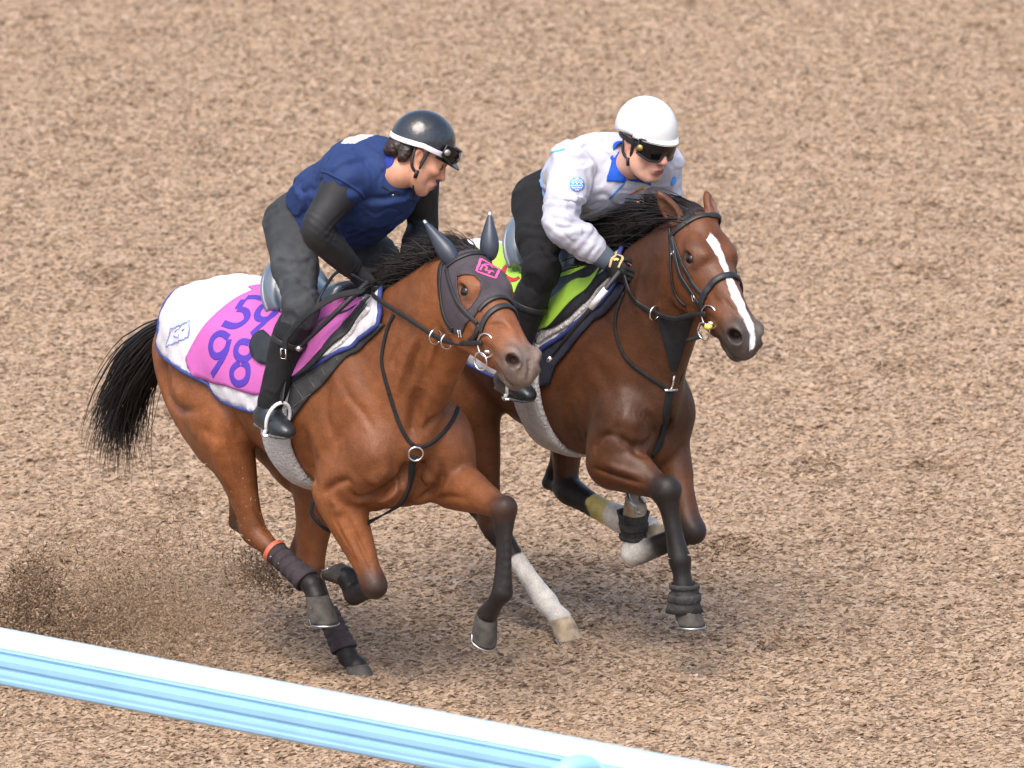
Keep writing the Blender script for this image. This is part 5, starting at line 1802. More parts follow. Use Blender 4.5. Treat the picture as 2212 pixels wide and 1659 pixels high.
def human_hand(S, w, d, n, t, col, sz=1.0, curl=(50, 75, 45), k=.006):
    """w wrist, d towards the fingers, n out of the palm, t to the thumb side: palm, four bent fingers and a thumb."""
    d = unit(d); n = unit(n - (n @ d) * d); t = unit(t - (t @ d) * d - (t @ n) * n)
    S.chain([w - d * .02, w + d * .03 * sz, w + d * .085 * sz], np.array([.024, .019, .016]) * sz, np.array([.030, .040, .042]) * sz, t, .012, col, 3)
    for i in range(4):
        p = w + sz * (d * (.090 - .004 * abs(i - 1)) + t * (.031 - .0205 * i) - n * .002)
        L = (.044, .048, .045, .036)[i] * sz
        a = 0; q = [p - d * .02 * sz]
        rr = [.0105]
        for sgm, c in zip((1.0, .66, .52), curl):
            a += R(c)
            q.append(p); rr.append(.0100 - .0006 * len(q))
            p = p + (d * math.cos(a) + n * math.sin(a)) * L * sgm
        q.append(p); rr.append(.0075)
        for j in range(len(q) - 1):
            S.cone(q[j], q[j + 1], rr[j] * sz, rr[j + 1] * sz, k=k, col=col)
    b = w + sz * (d * .028 + t * .032 + n * .006)
    m = b + sz * (d * .030 + t * .020 + n * .022)
    e = m + sz * (d * .030 - t * .006 + n * .022)
    S.cone(w + sz * (d * .012 + t * .012), b, .018 * sz, .015 * sz, k=.012, col=col)
    S.cone(b, m, .0145 * sz, .0115 * sz, k=.006, col=col); S.cone(m, e, .0112 * sz, .0085 * sz, k=.006, col=col)

def folded(v, F, amp, scale, seed, mask=None):
    """Cloth that creases: sharp-edged noise pressed into the surface."""
    N = vnormals(v, F)
    a = fnoise(v, scale, seed, 2); b = fnoise(v, scale * .6, seed + 7, 1)
    d = amp * (1.5 * np.exp(-(a / .16) ** 2) * (.4 + .6 * b) - .9 * np.exp(-((a - .33) / .14) ** 2)) + amp * .5 * fnoise(v, scale * .4, seed + 1, 1)
    if mask is not None: d = d * mask
    return v + N * d[:, None]

def limb_folds(v, F, a, b, amp, wl, rng=(0, 1), seed=0, side=None):
    """Rings of creases across a limb between a and b."""
    N = vnormals(v, F); ax = b - a; L = np.linalg.norm(ax); x = ax / L
    q = v - a; t = q @ x / L
    rad = np.linalg.norm(q - (q @ x)[:, None] * x, axis=1)
    m = np.clip((t - rng[0]) / .12 + .2, 0, 1) * np.clip((rng[1] - t) / .12 + .2, 0, 1) * (rad < .14)
    ph = (q @ x) / wl * 6.283 + 2.2 * fnoise(v, 12, seed, 1) + 1.2 * fnoise(v, 26, seed + 3, 1)
    w = np.sin(ph); w = np.sign(w) * np.abs(w) ** .7
    return v + N * (amp * w * m * (.5 + .5 * fnoise(v, 9, seed + 5, 1)))[:, None]

def sdf_part(S, h, name, mat, parent, it=2, folds=None, default=(.5, .5, .5), cols=False, extra=None):
    v, F = S.mesh(h); v = relax(v, F, it)
    if folds: v = folds(v, F)
    c = S.colors(v, default, .008) if cols else None
    if extra is not None: c = extra(v, c)
    return mesh_obj(name, v, F, mat, parent, True, c), v, F

M_BLACKSHIRT = cloth_mat("black_sleeve", (.016, .016, .017), .62, .25, .18, .15, 0, .35)
M_VEST = cloth_mat("navy_vest", None, .78, .12, .45, .2)
M_JEANS = cloth_mat("faded_black_denim", None, .88, .28, .5, .35)
M_TROUSER = cloth_mat("black_trousers", (.0095, .0095, .0105), .9, .3, .5, .3)
M_CHAPS = cloth_mat("black_chaps", (.010, .010, .011), .7, .3, .3, .2)
M_BOOT = simple("black_boot", (.014, .017, .021), .38, .3, 20, (50, .2, .004), 0, .15)
M_SOLE = simple("grey_sole", (.12, .125, .13), .7, .3, 30)
M_GLOVE = cloth_mat("black_glove", (.009, .009, .010), .8, .3, .3, .3)
M_JACKET = cloth_mat("pale_jacket", None, .72, .05, .5, .1)
M_CAP1 = None

def helmet_shell(h, grow, zcut, peak=0.0, res=.006):
    S = SDF()
    k = h.k; r = h.rot()
    S.ell(h(-.006, 0, .048), (np.array([.108, .088, .102]) + grow) * k, r, .01)
    return S

def rider(fr, cfg):
    root = empty("person", fr)
    tag(root, cfg['label'], "person", "riders in training")
    h = cfg['head']
    nb = cfg['neck']; sh, el, wr = cfg['sh'], cfg['el'], cfg['wr']
    hip, kn, an, toe = cfg['hip'], cfg['knee'], cfg['ankle'], cfg['toe']
    pel, wai, che = cfg['pelvis'], cfg['waist'], cfg['chest']
    # --- the body: one skin from head to toe
    B = SDF()
    human_head(B, h, nb, cfg['skin'])
    B.chain([pel, wai, che, nb + (che - nb) * .18], [.095, .085, .100, .055], [.140, .120, .145, .075], (0, 1, 0), .04, cfg['skin'], 4)
    for i in (0, 1):
        q = 1 if i == 0 else -1
        B.cone(nb + V(-.01, 0, -.03), sh[i], .05, .05, k=.04, col=cfg['skin'])
        B.cone(sh[i], el[i], .048, .036, k=.02, col=cfg['skin']); B.cone(el[i], wr[i], .036, .025, k=.02, col=cfg['skin'])
        g = cfg['grip'][i]
        human_hand(B, wr[i], g[0], g[1], g[2], cfg['skin'], .90)
        B.cone(pel, hip[i], .10, .085, k=.05, col=cfg['skin'])
        B.cone(hip[i], kn[i], .074, .044, k=.02, col=cfg['skin']); B.cone(kn[i], an[i], .044, .030, k=.02, col=cfg['skin'])
        B.chain([an[i], an[i] + (toe[i] - an[i]) * .45 + V(0, 0, -.015), an[i] + (toe[i] - an[i]) * .86], [.030, .026, .014], [.028, .030, .022], (0, 1, 0), .02, cfg['skin'], 3)
    sdf_part(B, .0042, "body", M_SKIN, root, 1, None, cfg['skin'], True)
    for q in (1, -1):
        bm = bmesh.new(); bmesh.ops.create_uvsphere(bm, u_segments=12, v_segments=8, radius=.0125 * h.k)
        vs = np.array([x.co[:] for x in bm.verts]) + h(.0868, .032 * q, .000); fs = [[x.index for x in f.verts] for f in bm.faces]; bm.free()
        mb = MB(); mb.add(vs, fs); mb.build("eye", M_EYE, root)
    # --- trousers
    T = SDF()
    tr = cfg.get('leg_r', (.108, .092, .074))
    T.chain([pel + (wai - pel) * -.15, pel + (wai - pel) * .55], [.118, .112], [.168, .158], (0, 1, 0), .03, None, 3)
    for i in (0, 1):
        T.ell(pel + (hip[i] - pel) * .7 + V(-.045, 0, -.01), (.105, .085, .105), None, .05)
        m_ = hip[i] + (kn[i] - hip[i]) * .5
        T.cone(hip[i], m_, tr[0], tr[1], k=.04); T.cone(m_, kn[i], tr[1], tr[2], k=.04)
        T.cone(kn[i], kn[i] + (an[i] - kn[i]) * .40, tr[2], .066, k=.03)
    def tf(v, F):
        for i in (0, 1):
            v = limb_folds(v, F, hip[i], kn[i], .0055, .055, (.45, 1.15), 3 + i)
            v = limb_folds(v, F, hip[i] - (kn[i] - hip[i]) * .3, kn[i], .005, .05, (0, .45), 13 + i)
        return folded(v, F, .0045, 11, 31)
    def tcol(v, c):
        base = np.tile(np.array(cfg['trouser_col'], float), (len(v), 1))
        n = fnoise(v, 14, 5, 3)
        wear = np.zeros(len(v))
        for i in (0, 1):
            ax = kn[i] - hip[i]; t = (v - hip[i]) @ ax / (ax @ ax)
            wear += np.exp(-((t - .55) / .35) ** 2)
        return base * (1 + cfg['fade'] * np.clip(wear, 0, 1) * (.7 + .5 * n))[:, None]
    o, tv, tF = sdf_part(T, .008, "trousers", cfg['m_trouser'], root, 2, tf, cfg['trouser_col'], True, tcol)
    # --- chaps and boots
    for i in (0, 1):
        q = 1 if i == 0 else -1
        ax = an[i] - kn[i]; fwd = unit(toe[i] - an[i])
        S = SDF()
        S.chain([kn[i] + ax * .16, kn[i] + ax * .42 - fwd * .010, kn[i] + ax * .75, an[i] + ax * -.03], [.070, .067, .053, .046], [.067, .062, .050, .045], (0, 1, 0), .02, None, 4)
        S.cone(kn[i] + ax * .30, kn[i] + ax * .36, .071, .070, k=.01)
        def cf(v, F): return folded(v, F, .0015, 18, 7)
        sdf_part(S, .007, "half_chap", M_CHAPS, root, 2, cf)
        S = SDF()
        heel = an[i] - fwd * .045 + V(0, 0, -.040)
        ball = an[i] + (toe[i] - an[i]) * .55 + V(0, 0, -.012)
        S.chain([an[i] + ax * -.10, an[i] - V(0, 0, .012)], [.046, .047], [.043, .042], (0, 1, 0), .02, None, 3)
        S.chain([heel, an[i] + V(0, 0, -.020), ball, toe[i]], [.034, .046, .036, .020], [.034, .040, .043, .030], (0, 1, 0), .02, None, 4)
        o, v, F = sdf_part(S, .006, "boot", M_BOOT, root, 2)
        S = SDF()
        dn = unit(np.cross(np.cross(fwd, V(0, 0, -1)), fwd))
        S.chain([heel + dn * .032, an[i] + dn * .060 + fwd * .02, ball + dn * .040, toe[i] + dn * .021], [.016, .010, .010, .010], [.036, .036, .044, .030], np.cross(fwd, dn), .01, None, 3)
        sdf_part(S, .006, "boot_sole", M_SOLE, root, 1)
        # buckled strap below the knee
        mb = MB()
        c = kn[i] + ax * .33
        t, n, b = frames_along(np.array([kn[i], an[i]]))
        P = np.array([c + .073 * (math.cos(a) * n[0] + math.sin(a) * b[0]) for a in np.linspace(0, 6.283, 32, endpoint=False)])
        Nn = np.array([math.cos(a) * n[0] + math.sin(a) * b[0] for a in np.linspace(0, 6.283, 32, endpoint=False)])
        strap(mb, P, Nn, .024, .004, closed=True); mb.build("chap_strap", M_LEATHER, root)
    # --- top
    cfg['top'](root, cfg)
    # --- gloves
    for i in (0, 1):
        S = SDF(); g = cfg['grip'][i]
        human_hand(S, wr[i], g[0], g[1], g[2], None, 1.0)
        S.cone(wr[i] + unit(wr[i] - el[i]) * -.045, wr[i] + unit(g[0]) * .012, .037, .035, k=.015)
        sdf_part(S, .0048, "glove", M_GLOVE, root, 1)
        if i == 0:
            gs = SDF(); human_hand(gs, wr[0], g[0], g[1], g[2], None, 1.0); gs.cone(wr[0] + unit(wr[0] - el[0]) * -.045, wr[0] + unit(g[0]) * .012, .037, .035, k=.015)
            gv, gF = gs.mesh(.006); gsk = Skin(gv, gF)
            for pts, m in cfg['glove_marks']:
                place_print(gsk, fr, [pts], .010, "glove_mark", m, root, .002, .002)
    cfg['hat'](root, cfg)
    return root

def place_print(skin, fr, strokes, w, name, mat, parent, th=.001, lift=.0015):
    mb = MB(); ok = False
    for st in strokes:
        P, N = [], []
        for x, y in resample(st, 2.0):
            o, d = fr.lray(x, y); h, n = skin.hit(o, d)
            if h is not None: P.append(h); N.append(n)
        if len(P) > 1:
            strap(mb, np.array(P), smooth_n(np.array(N), 1) if len(N) > 3 else np.array(N), w, th, lift=lift); ok = True
    return mb.build(name, mat, parent) if ok else None

def blob_print(skin, fr, poly, name, mat, parent, lift=.002, step=3.0):
    """A flat patch sewn or printed on cloth, its outline given in the picture."""
    poly = np.array(poly, float)
    b = resample(np.concatenate([poly, poly[:1]]), step)[:-1]
    lo, hi = b.min(0), b.max(0)
    gx, gy = np.meshgrid(np.arange(lo[0], hi[0], step), np.arange(lo[1], hi[1], step), indexing='ij')
    g = np.stack([gx.ravel(), gy.ravel()], 1)
    g = g[inside(g, b) & (edge_dist(g, b) > step * .5)]
    pts = np.concatenate([b, g])
    v2, e2, f2, *_ = delaunay_2d_cdt([Vector(p) for p in pts], [(i, (i + 1) % len(b)) for i in range(len(b))], [], 0, 1e-5)
    v2 = np.array([list(x) for x in v2])
    cen = np.array([v2[list(f)].mean(0) for f in f2]); keep = inside(cen, b)
    V3, ok = [], []
    for x, y in v2:
        o, d = fr.lray(x, y); h, n = skin.hit(o, d)
        ok.append(h is not None); V3.append(h + n * lift if h is not None else np.zeros(3))
    f = [tuple(int(i) for i in q) for q, k in zip(f2, keep) if k and all(ok[i] for i in q)]
    if not f: return None
    V3 = np.array(V3)
    # drop triangles that bridge a jump in depth
    f = [q for q in f if max(np.linalg.norm(V3[q[0]] - V3[q[1]]), np.linalg.norm(V3[q[1]] - V3[q[2]]), np.linalg.norm(V3[q[0]] - V3[q[2]])) < .06]
    par = list(range(len(V3)))
    def root_of(i):
        while par[i] != i: par[i] = par[par[i]]; i = par[i]
        return i
    for q in f:
        par[root_of(q[1])] = root_of(q[0]); par[root_of(q[2])] = root_of(q[0])
    cnt = {}
    for q in f: cnt[root_of(q[0])] = cnt.get(root_of(q[0]), 0) + 1
    big = max(cnt, key=cnt.get)
    f = [q for q in f if root_of(q[0]) == big]
    used = sorted({i for q in f for i in q}); mp = {i: j for j, i in enumerate(used)}
    V3 = V3[used]; f = [tuple(mp[i] for i in q) for q in f]
    o, d = fr.lray(*poly.mean(0))
    mb = MB(); mb.add(V3, f)
    back = V3 + d * .0015
    mb.add(back, [q[::-1] for q in f])
    nb_ = len(V3); es = {}
    for q in f:
        for a_, b_ in ((q[0], q[1]), (q[1], q[2]), (q[2], q[0])): es[(a_, b_)] = 1
    mb.f += [(i, nb_ + i, nb_ + j, j) for (i, j) in es if (j, i) not in es]
    return mb.build(name, mat, parent)

# ------------------------------------------------------------------ rider in the blue vest
ZR1 = lambda p: zr(p, 850, 330, 1000)
ZH1 = lambda p: zr(p, 1200, 330, 400)
ZR2 = lambda p: zr(p, 1650, 270, 1000)
ZH2 = lambda p: zr(p, 2000, 280, 300, 1659.0)

NAVY = (.013, .030, .105)
def top_vest(root, c):
    sh, el, wr, nb, che, wai, pel = c['sh'], c['el'], c['wr'], c['neck'], c['chest'], c['waist'], c['pelvis']
    fr = c['fr']
    S = SDF()
    for i in (0, 1):
        S.chain([sh[i] + (nb - sh[i]) * .08, sh[i] + (el[i] - sh[i]) * .12, sh[i] + (el[i] - sh[i]) * .45, el[i], el[i] + (wr[i] - el[i]) * .4, wr[i] + unit(wr[i] - el[i]) * -.01], [.070, .070, .062, .049, .051, .035], None, (0, 1, 0), .03, None, 5)
    def sf(v, F):
        for i in (0, 1):
            v = limb_folds(v, F, sh[i], el[i], .0022, .030, (.75, 1.1), 23 + i)
            v = limb_folds(v, F, el[i], wr[i], .0022, .028, (-.1, .25), 33 + i)
            v = limb_folds(v, F, el[i], wr[i], .0018, .022, (.75, 1.1), 43 + i)
        return v
    o, v, F = sdf_part(S, .0065, "sleeves", M_BLACKSHIRT, root, 2, sf)
    S = SDF()
    up = unit(np.cross(nb - pel, V(0, 1, 0)))
    if up[2] < 0: up = -up
    a = pel + (wai - pel) * .55
    S.chain([a, wai + up * .004, che - up * .012, nb + (che - nb) * .30], [.118, .130, .150, .098], [.165, .172, .190, .125], (0, 1, 0), .03, None, 5)
    S.chain([wai - up * .05 + (che - wai) * .2, che - up * .06, nb - up * .075], [.105, .115, .075], [.15, .165, .10], (0, 1, 0), .05, None, 4)
    S.chain([che + up * .050 - (che - wai) * .25, che + up * .048, nb + up * .028 - (nb - che) * .25], [.11, .12, .09], [.15, .17, .12], (0, 1, 0), .05, None, 4)
    S.chain([a - up * .09, a - up * .135 + (wai - a) * .8, wai - up * .12 + (che - wai) * .6], [.075, .085, .09], [.14, .145, .14], (0, 1, 0), .05, None, 4)
    for i in (0, 1):
        S.cone(nb + (sh[i] - nb) * .35 - up * .01, sh[i] + (el[i] - sh[i]) * .06, .088, .096, k=.04)
    def vf(v, F):
        v = folded(v, F, .0085, 7, 3)
        return folded(v, F, .0035, 17, 9)
    def vcol(v, col):
        base = np.tile(np.array(NAVY), (len(v), 1)) * (1 + .10 * fnoise(v, 6, 3, 2))[:, None]
        w = inside(fr.px(v), np.array(ZR1([(630, 325), (715, 240), (860, 205), (1010, 215), (1010, 262), (900, 258), (850, 272), (795, 298), (738, 326)])))
        w &= (v - che) @ up > .02
        base[w] = (.62, .62, .64)
        return base
    o, v, F = sdf_part(S, .0075, "vest", M_VEST, root, 2, vf, NAVY, True, vcol)
    sk = Skin(v, F)
    Zc = cloth_mat("blue_collar", (.020, .035, .24), .8, .1, .3, .2)
    # stand collar
    S = SDF()
    d = unit(c['head'](-.02, 0, -.06) - nb)
    S.chain([nb - d * .035, nb + d * .040, nb + d * .075], [.105, .090, .080], [.105, .090, .080], (0, 1, 0), .01)
    S.cone(nb + d * .10, nb + d * .20, .066, .080, k=.006, op='s')
    sdf_part(S, .006, "collar", Zc, root, 2, lambda v, F: folded(v, F, .002, 20, 4))
    place_print(sk, fr, [ZR1([(930, 640), (1010, 690), (1060, 700)])], .006, "pocket_zip", M_WEB, root)
    place_print(sk, fr, [ZR1([(1012, 700), (1018, 715)])], .008, "zip_pull", M_STEEL, root)
    for i in (0, 1):
        ax = unit(el[i] - sh[i]); cc_ = sh[i] + (el[i] - sh[i]) * .15
        t_, n_, b_ = frames_along(np.array([sh[i], el[i]]))
        ring = []
        for a_ in np.linspace(0, 2 * math.pi, 40, endpoint=False):
            dd = math.cos(a_) * n_[0] + math.sin(a_) * b_[0]
            p_, q_ = sk.hit(cc_ + dd * .16, -dd, .16)
            r_ = min(max(np.linalg.norm(p_ - cc_), .078), .100) if p_ is not None else .085
            ring.append(cc_ + dd * r_)
        mb = MB(); tube(mb, np.array(ring), .008, 8, closed=True); mb.build("armhole_hem", cloth_mat("navy_hem", NAVY, .8, .1, .2, .2), root)
    # belt showing at the back of the waist
    S = SDF()
    b0 = pel + (wai - pel) * .50
    S.chain([b0, b0 + (wai - pel) * .14], [.121, .121], [.168, .167], (0, 1, 0), .01)
    sdf_part(S, .008, "belt", simple("tan_belt", (.22, .11, .035), .6), root, 1)
    # glove tabs and watch
    for pts, nm, m in (([(714, 1280), (748, 1238)], "glove_tab", M_WHITEM), ([(798, 1392), (825, 1380)], "glove_tab", M_WHITEM)):
        pass
    c['tabs'] = True
    wp = c['wr'][1]; ax = unit(c['wr'][1] - c['el'][1])
    mb = MB()
    P = np.array([wp - ax * .035 + .043 * (math.cos(t) * V(0, 1, 0) + math.sin(t) * np.cross(ax, V(0, 1, 0))) for t in np.linspace(0, 6.283, 28, endpoint=False)])
    tube(mb, P, .008, 8, closed=True); mb.build("watch_band", M_STEEL, root)

def strap_arc(mb, pts, r):
    tube(mb, resample(spline(pts, 6), .008), r, 8)

def goggles(h, root, band_col, up, lens_mat, frame_mat, disc_mat, fwd=.112, half=.074, hh=.026, dz=0.0, notch=True):
    """Wrap-round goggles: a curved lens with a nose notch, a rim and a strap disc on each side."""
    n = 36
    top, bot = [], []
    for i in range(n + 1):
        t = -1 + 2 * i / n
        a = t * 1.15
        x = fwd * math.cos(a * .92) + .004; y = half * math.sin(a) / math.sin(1.15)
        yy = abs(t)
        zt = hh * (1.0 - .10 * yy ** 4)
        zb = -hh * (1.15 - .55 * max(0, yy - .55) / .45 * .9)
        if notch: zb += .026 * math.exp(-(t / .13) ** 2)
        zb += .0
        top.append(h(x, y, up + dz * 0 + zt)); bot.append(h(x + .002, y, up + zb))
    top, bot = np.array(top), np.array(bot)
    mb = MB()
    rows = []
    for k in np.linspace(0, 1, 7):
        bulge = .010 * math.sin(math.pi * k)
        rows.append(top + (bot - top) * k + h.e1 * bulge)
    G = np.array(rows); w = n + 1
    f = [(i * w + j, i * w + j + 1, (i + 1) * w + j + 1, (i + 1) * w + j) for i in range(6) for j in range(n)]
    Gi = G - h.e1 * .006 * 1.0
    m = G.shape[0] * w
    ed = [(0, j) for j in range(w)] + [(i, w - 1) for i in range(1, 7)] + [(6, j) for j in range(w - 2, -1, -1)] + [(i, 0) for i in range(5, 0, -1)]
    rim = []
    for a, b in zip(ed, ed[1:] + ed[:1]):
        i, j = a[0] * w + a[1], b[0] * w + b[1]; rim.append((i, j, m + j, m + i))
    mb.add(np.concatenate([G.reshape(-1, 3), Gi.reshape(-1, 3)]), f + [tuple(m + x for x in q[::-1]) for q in f] + rim)
    mb.build("goggle_lens", lens_mat, root)
    mb = MB(); loop = np.concatenate([top, bot[::-1]])
    tube(mb, loop, .0042 * h.k, 6, closed=True); mb.build("goggle_rim", frame_mat, root)
    for q in (1, -1):
        c = h(fwd * .62, half * .98 * q, up + .001)
        nn = unit(-h.e2 * q * .9 + h.e1 * .45)
        bm = bmesh.new(); bmesh.ops.create_cone(bm, cap_ends=True, segments=20, radius1=.0125 * h.k, radius2=.011 * h.k, depth=.008)
        rot = np.array(Vector(nn).to_track_quat('Z', 'Y').to_matrix())
        vs = np.array([x.co[:] for x in bm.verts]) @ rot.T + c + nn * .004; fs = [[x.index for x in f_.verts] for f_ in bm.faces]; bm.free()
        mb = MB(); mb.add(vs, fs); mb.build("goggle_disc", disc_mat, root)

def dome(h, root, name, mat, grow, z0, front=0.0, tilt=0.0, thick=.006, cover=None, nz=18, na=48, peak=0.0):
    """A helmet: half shell closed at the rim, with an optional peak."""
    rows = []
    C = np.array([-.008, 0, .048])
    Rr = np.array([.110, .090, .104]) + grow
    for i in range(nz + 1):
        ph = (i / nz)
        row = []
        for j in range(na):
            a = 2 * math.pi * j / na
            ca, sa = math.cos(a), math.sin(a)
            zr_ = z0 + front * max(0, ca) + tilt * max(0, -ca)
            th0 = math.acos(np.clip((zr_ - C[2]) / Rr[2], -1, 1))
            th = th0 * ph
            row.append(h(C[0] + Rr[0] * math.sin(th) * ca, -(C[1] + Rr[1] * math.sin(th) * sa), C[2] + Rr[2] * math.cos(th)))
        rows.append(row)
    G = np.array(rows)
    cen = h(*C)
    Gi = G + (cen - G) * (thick / .1)
    m, k = G.shape[:2]
    f = [(i * k + (j + 1) % k, i * k + j, (i + 1) * k + j, (i + 1) * k + (j + 1) % k) for i in range(m - 1) for j in range(k)]
    N = m * k
    fi = [tuple(N + x for x in q[::-1]) for q in f]
    rim = [((m - 1) * k + (j + 1) % k, (m - 1) * k + j, N + (m - 1) * k + j, N + (m - 1) * k + (j + 1) % k) for j in range(k)]
    mb = MB(); mb.add(np.concatenate([G.reshape(-1, 3), Gi.reshape(-1, 3)]), f + fi + rim)
    return mb, G

def peak_part(h, G, name, mat, root, length, droop, spread=1.05):
    rimrow = G[-1]; k = len(rimrow)
    A0 = np.linspace(-spread, spread, 21)
    inner, outer = [], []
    for a in A0:
        j = (a / (2 * math.pi) * k) % k
        i0 = int(math.floor(j)) % k; w = j - math.floor(j)
        p = rimrow[i0] * (1 - w) + rimrow[(i0 + 1) % k] * w
        L = length * math.cos(a / spread * math.pi / 2) ** .7
        inner.append(p + h.e3 * .006)
        outer.append(p + (h.e1 * math.cos(a) - h.e2 * 0 * math.sin(a)) * L - h.e3 * (droop * math.cos(a)))
    I, O = np.array(inner), np.array(outer)
    rows = [I + (O - I) * t + h.e3 * .006 * math.sin(math.pi * t) for t in (0, .35, .7, 1)]
    G2 = np.array(rows); w = len(A0); n = 4 * w
    f = [(i * w + j, i * w + j + 1, (i + 1) * w + j + 1, (i + 1) * w + j) for i in range(3) for j in range(w - 1)]
    v = np.concatenate([G2.reshape(-1, 3), (G2 - h.e3 * .005).reshape(-1, 3)])
    ff = [q[::-1] for q in f] + [tuple(n + x for x in q) for q in f] + [(3 * w + j, 3 * w + j + 1, n + 3 * w + j + 1, n + 3 * w + j) for j in range(w - 1)]
    mb = MB(); mb.add(v, ff); return mb.build(name, mat, root)

M_HELMET = simple("black_helmet_silk", (.014, .016, .019), .24, .3, 12, (14, .6, .014, 4), 0, .35)
M_WHELMET = simple("white_helmet_silk", (.60, .61, .60), .33, .03, 12, (12, .22, .014, 4), 0, .2)
M_LENS = simple("dark_lens", (.004, .004, .005), .09, .1, 10, None, 0, 0, 0, .4)
M_FRAME = simple("black_rim", (.012, .012, .013), .4)
M_DISC = simple("pewter_disc", (.42, .41, .37), .45, .1, 20, None, .7)
M_GOLD = simple("gold_disc", (.50, .33, .11), .4, .1, 20, None, .8)
M_BAND = simple("white_elastic", (.66, .62, .68), .85, .06, 20, (150, .3, .002))
M_HAIR = simple("dark_hair", (.022, .012, .008), .5, .3, 30, None)

def hat_black(root, c):
    h = c['head']
    mb, G = dome(h, root, "helmet", M_HELMET, .010, .028, .012, -.028)
    hel = mb.build("helmet", M_HELMET, root)
    peak_part(h, G, "peak", M_HELMET, hel, .052, .018)
    # white strap of the goggles round the shell
    mb = MB()
    P, N = [], []
    for a in np.linspace(0.75, 2 * math.pi - .75, 60):
        z = .050 + .004 * math.cos(a) - .030 * max(0, -math.cos(a)) - .012 * abs(math.sin(a))
        ph = math.acos(np.clip((z - .048) / .118, -1, 1))
        p = h(-.008 + .122 * math.sin(ph) * math.cos(a), .102 * math.sin(ph) * math.sin(a) * -1, z)
        P.append(p); N.append(unit(p - h(-.008, 0, .048)))
    strap(mb, np.array(P), np.array(N), .021, .003); mb.build("goggle_strap", M_BAND, root)
    goggles(h, root, None, .058, M_LENS, M_FRAME, M_DISC, fwd=.126, half=.096, hh=.027, notch=False)
    # hair at the nape, harness
    S = SDF()
    S.chain([h(-.080, .03, .005), h(-.092, .02, -.025), h(-.104, .010, -.045)], [.026, .022, .009], [.040, .030, .012], h.e2, .02)
    S.chain([h(-.085, -.03, .000), h(-.095, -.02, -.04)], [.030, .02], [.045, .03], h.e2, .02)
    S.chain([h(-.050, .062, .02), h(-.048, .064, -.02), h(-.052, .058, -.045)], [.018, .014, .008], [.012, .010, .006], h.e2, .02)
    sdf_part(S, .005, "hair", M_HAIR, root, 1, lambda v, F: folded(v, F, .003, 60, 3))
    harness(h, root, M_LEATHER)

def harness(h, root, mat):
    for q in (1, -1):
        mb = MB()
        for pts in ([h(.020, .083 * q, .03), h(.020, .080 * q, -.020), h(.022, .074 * q, -.060), h(.034, .060 * q, -.100), h(.052, .030 * q, -.128), h(.060, 0, -.134)],
                    [h(-.030, .083 * q, .02), h(-.012, .088 * q, -.040), h(.020, .077 * q, -.062)]):
            strap_arc(mb, pts, .0065)
        mb.build("chin_strap", mat, root)
        mb = MB(); tube(mb, [h(.018, .088 * q, -.050), h(.024, .082 * q, -.078)], .010, 8, flat=.6); mb.build("strap_buckle", mat, root)

def hat_white(root, c):
    h = c['head']
    mb, G = dome(h, root, "helmet", M_WHELMET, .016, .040, .008, -.030)
    hel = mb.build("helmet", M_WHELMET, root)
    peak_part(h, G, "peak", M_WHELMET, hel, .022, .006, 1.3)
    S = SDF()
    S.ell(h(-.006, 0, .034), np.array([.108, .090, .050]) * 1.0, h.rot(), .01)
    S.ell(h(.055, 0, -.045), (.075, .12, .055), h.rot(), .01, op='s')
    S.ell(h(-.02, 0, .02), (.092, .078, .10), h.rot(), .01, op='s')
    sdf_part(S, .006, "helmet_padding", M_LEATHER, hel, 1)
    goggles(h, root, None, .010, M_LENS, M_FRAME, M_GOLD, fwd=.108, half=.092, hh=.036)
    mb = MB(); tube(mb, [h(.108, .03 * math.sin(t) * 1.2, .036) + h.e1 * .006 * math.cos(t * .8) for t in np.linspace(-1, 1, 12)], .0035, 8); mb.build("goggle_vent", M_STEEL, root)
    mb = MB(); P, N = [], []
    for a in np.linspace(.8, 2 * math.pi - .8, 50):
        p = h(-.006 + .100 * math.cos(a), .086 * math.sin(a), .012); P.append(p); N.append(unit(p - h(-.006, 0, .012)))
    strap(mb, np.array(P), np.array(N), .022, .003); mb.build("goggle_strap", M_LEATHER, root)
    harness(h, root, M_LEATHER)

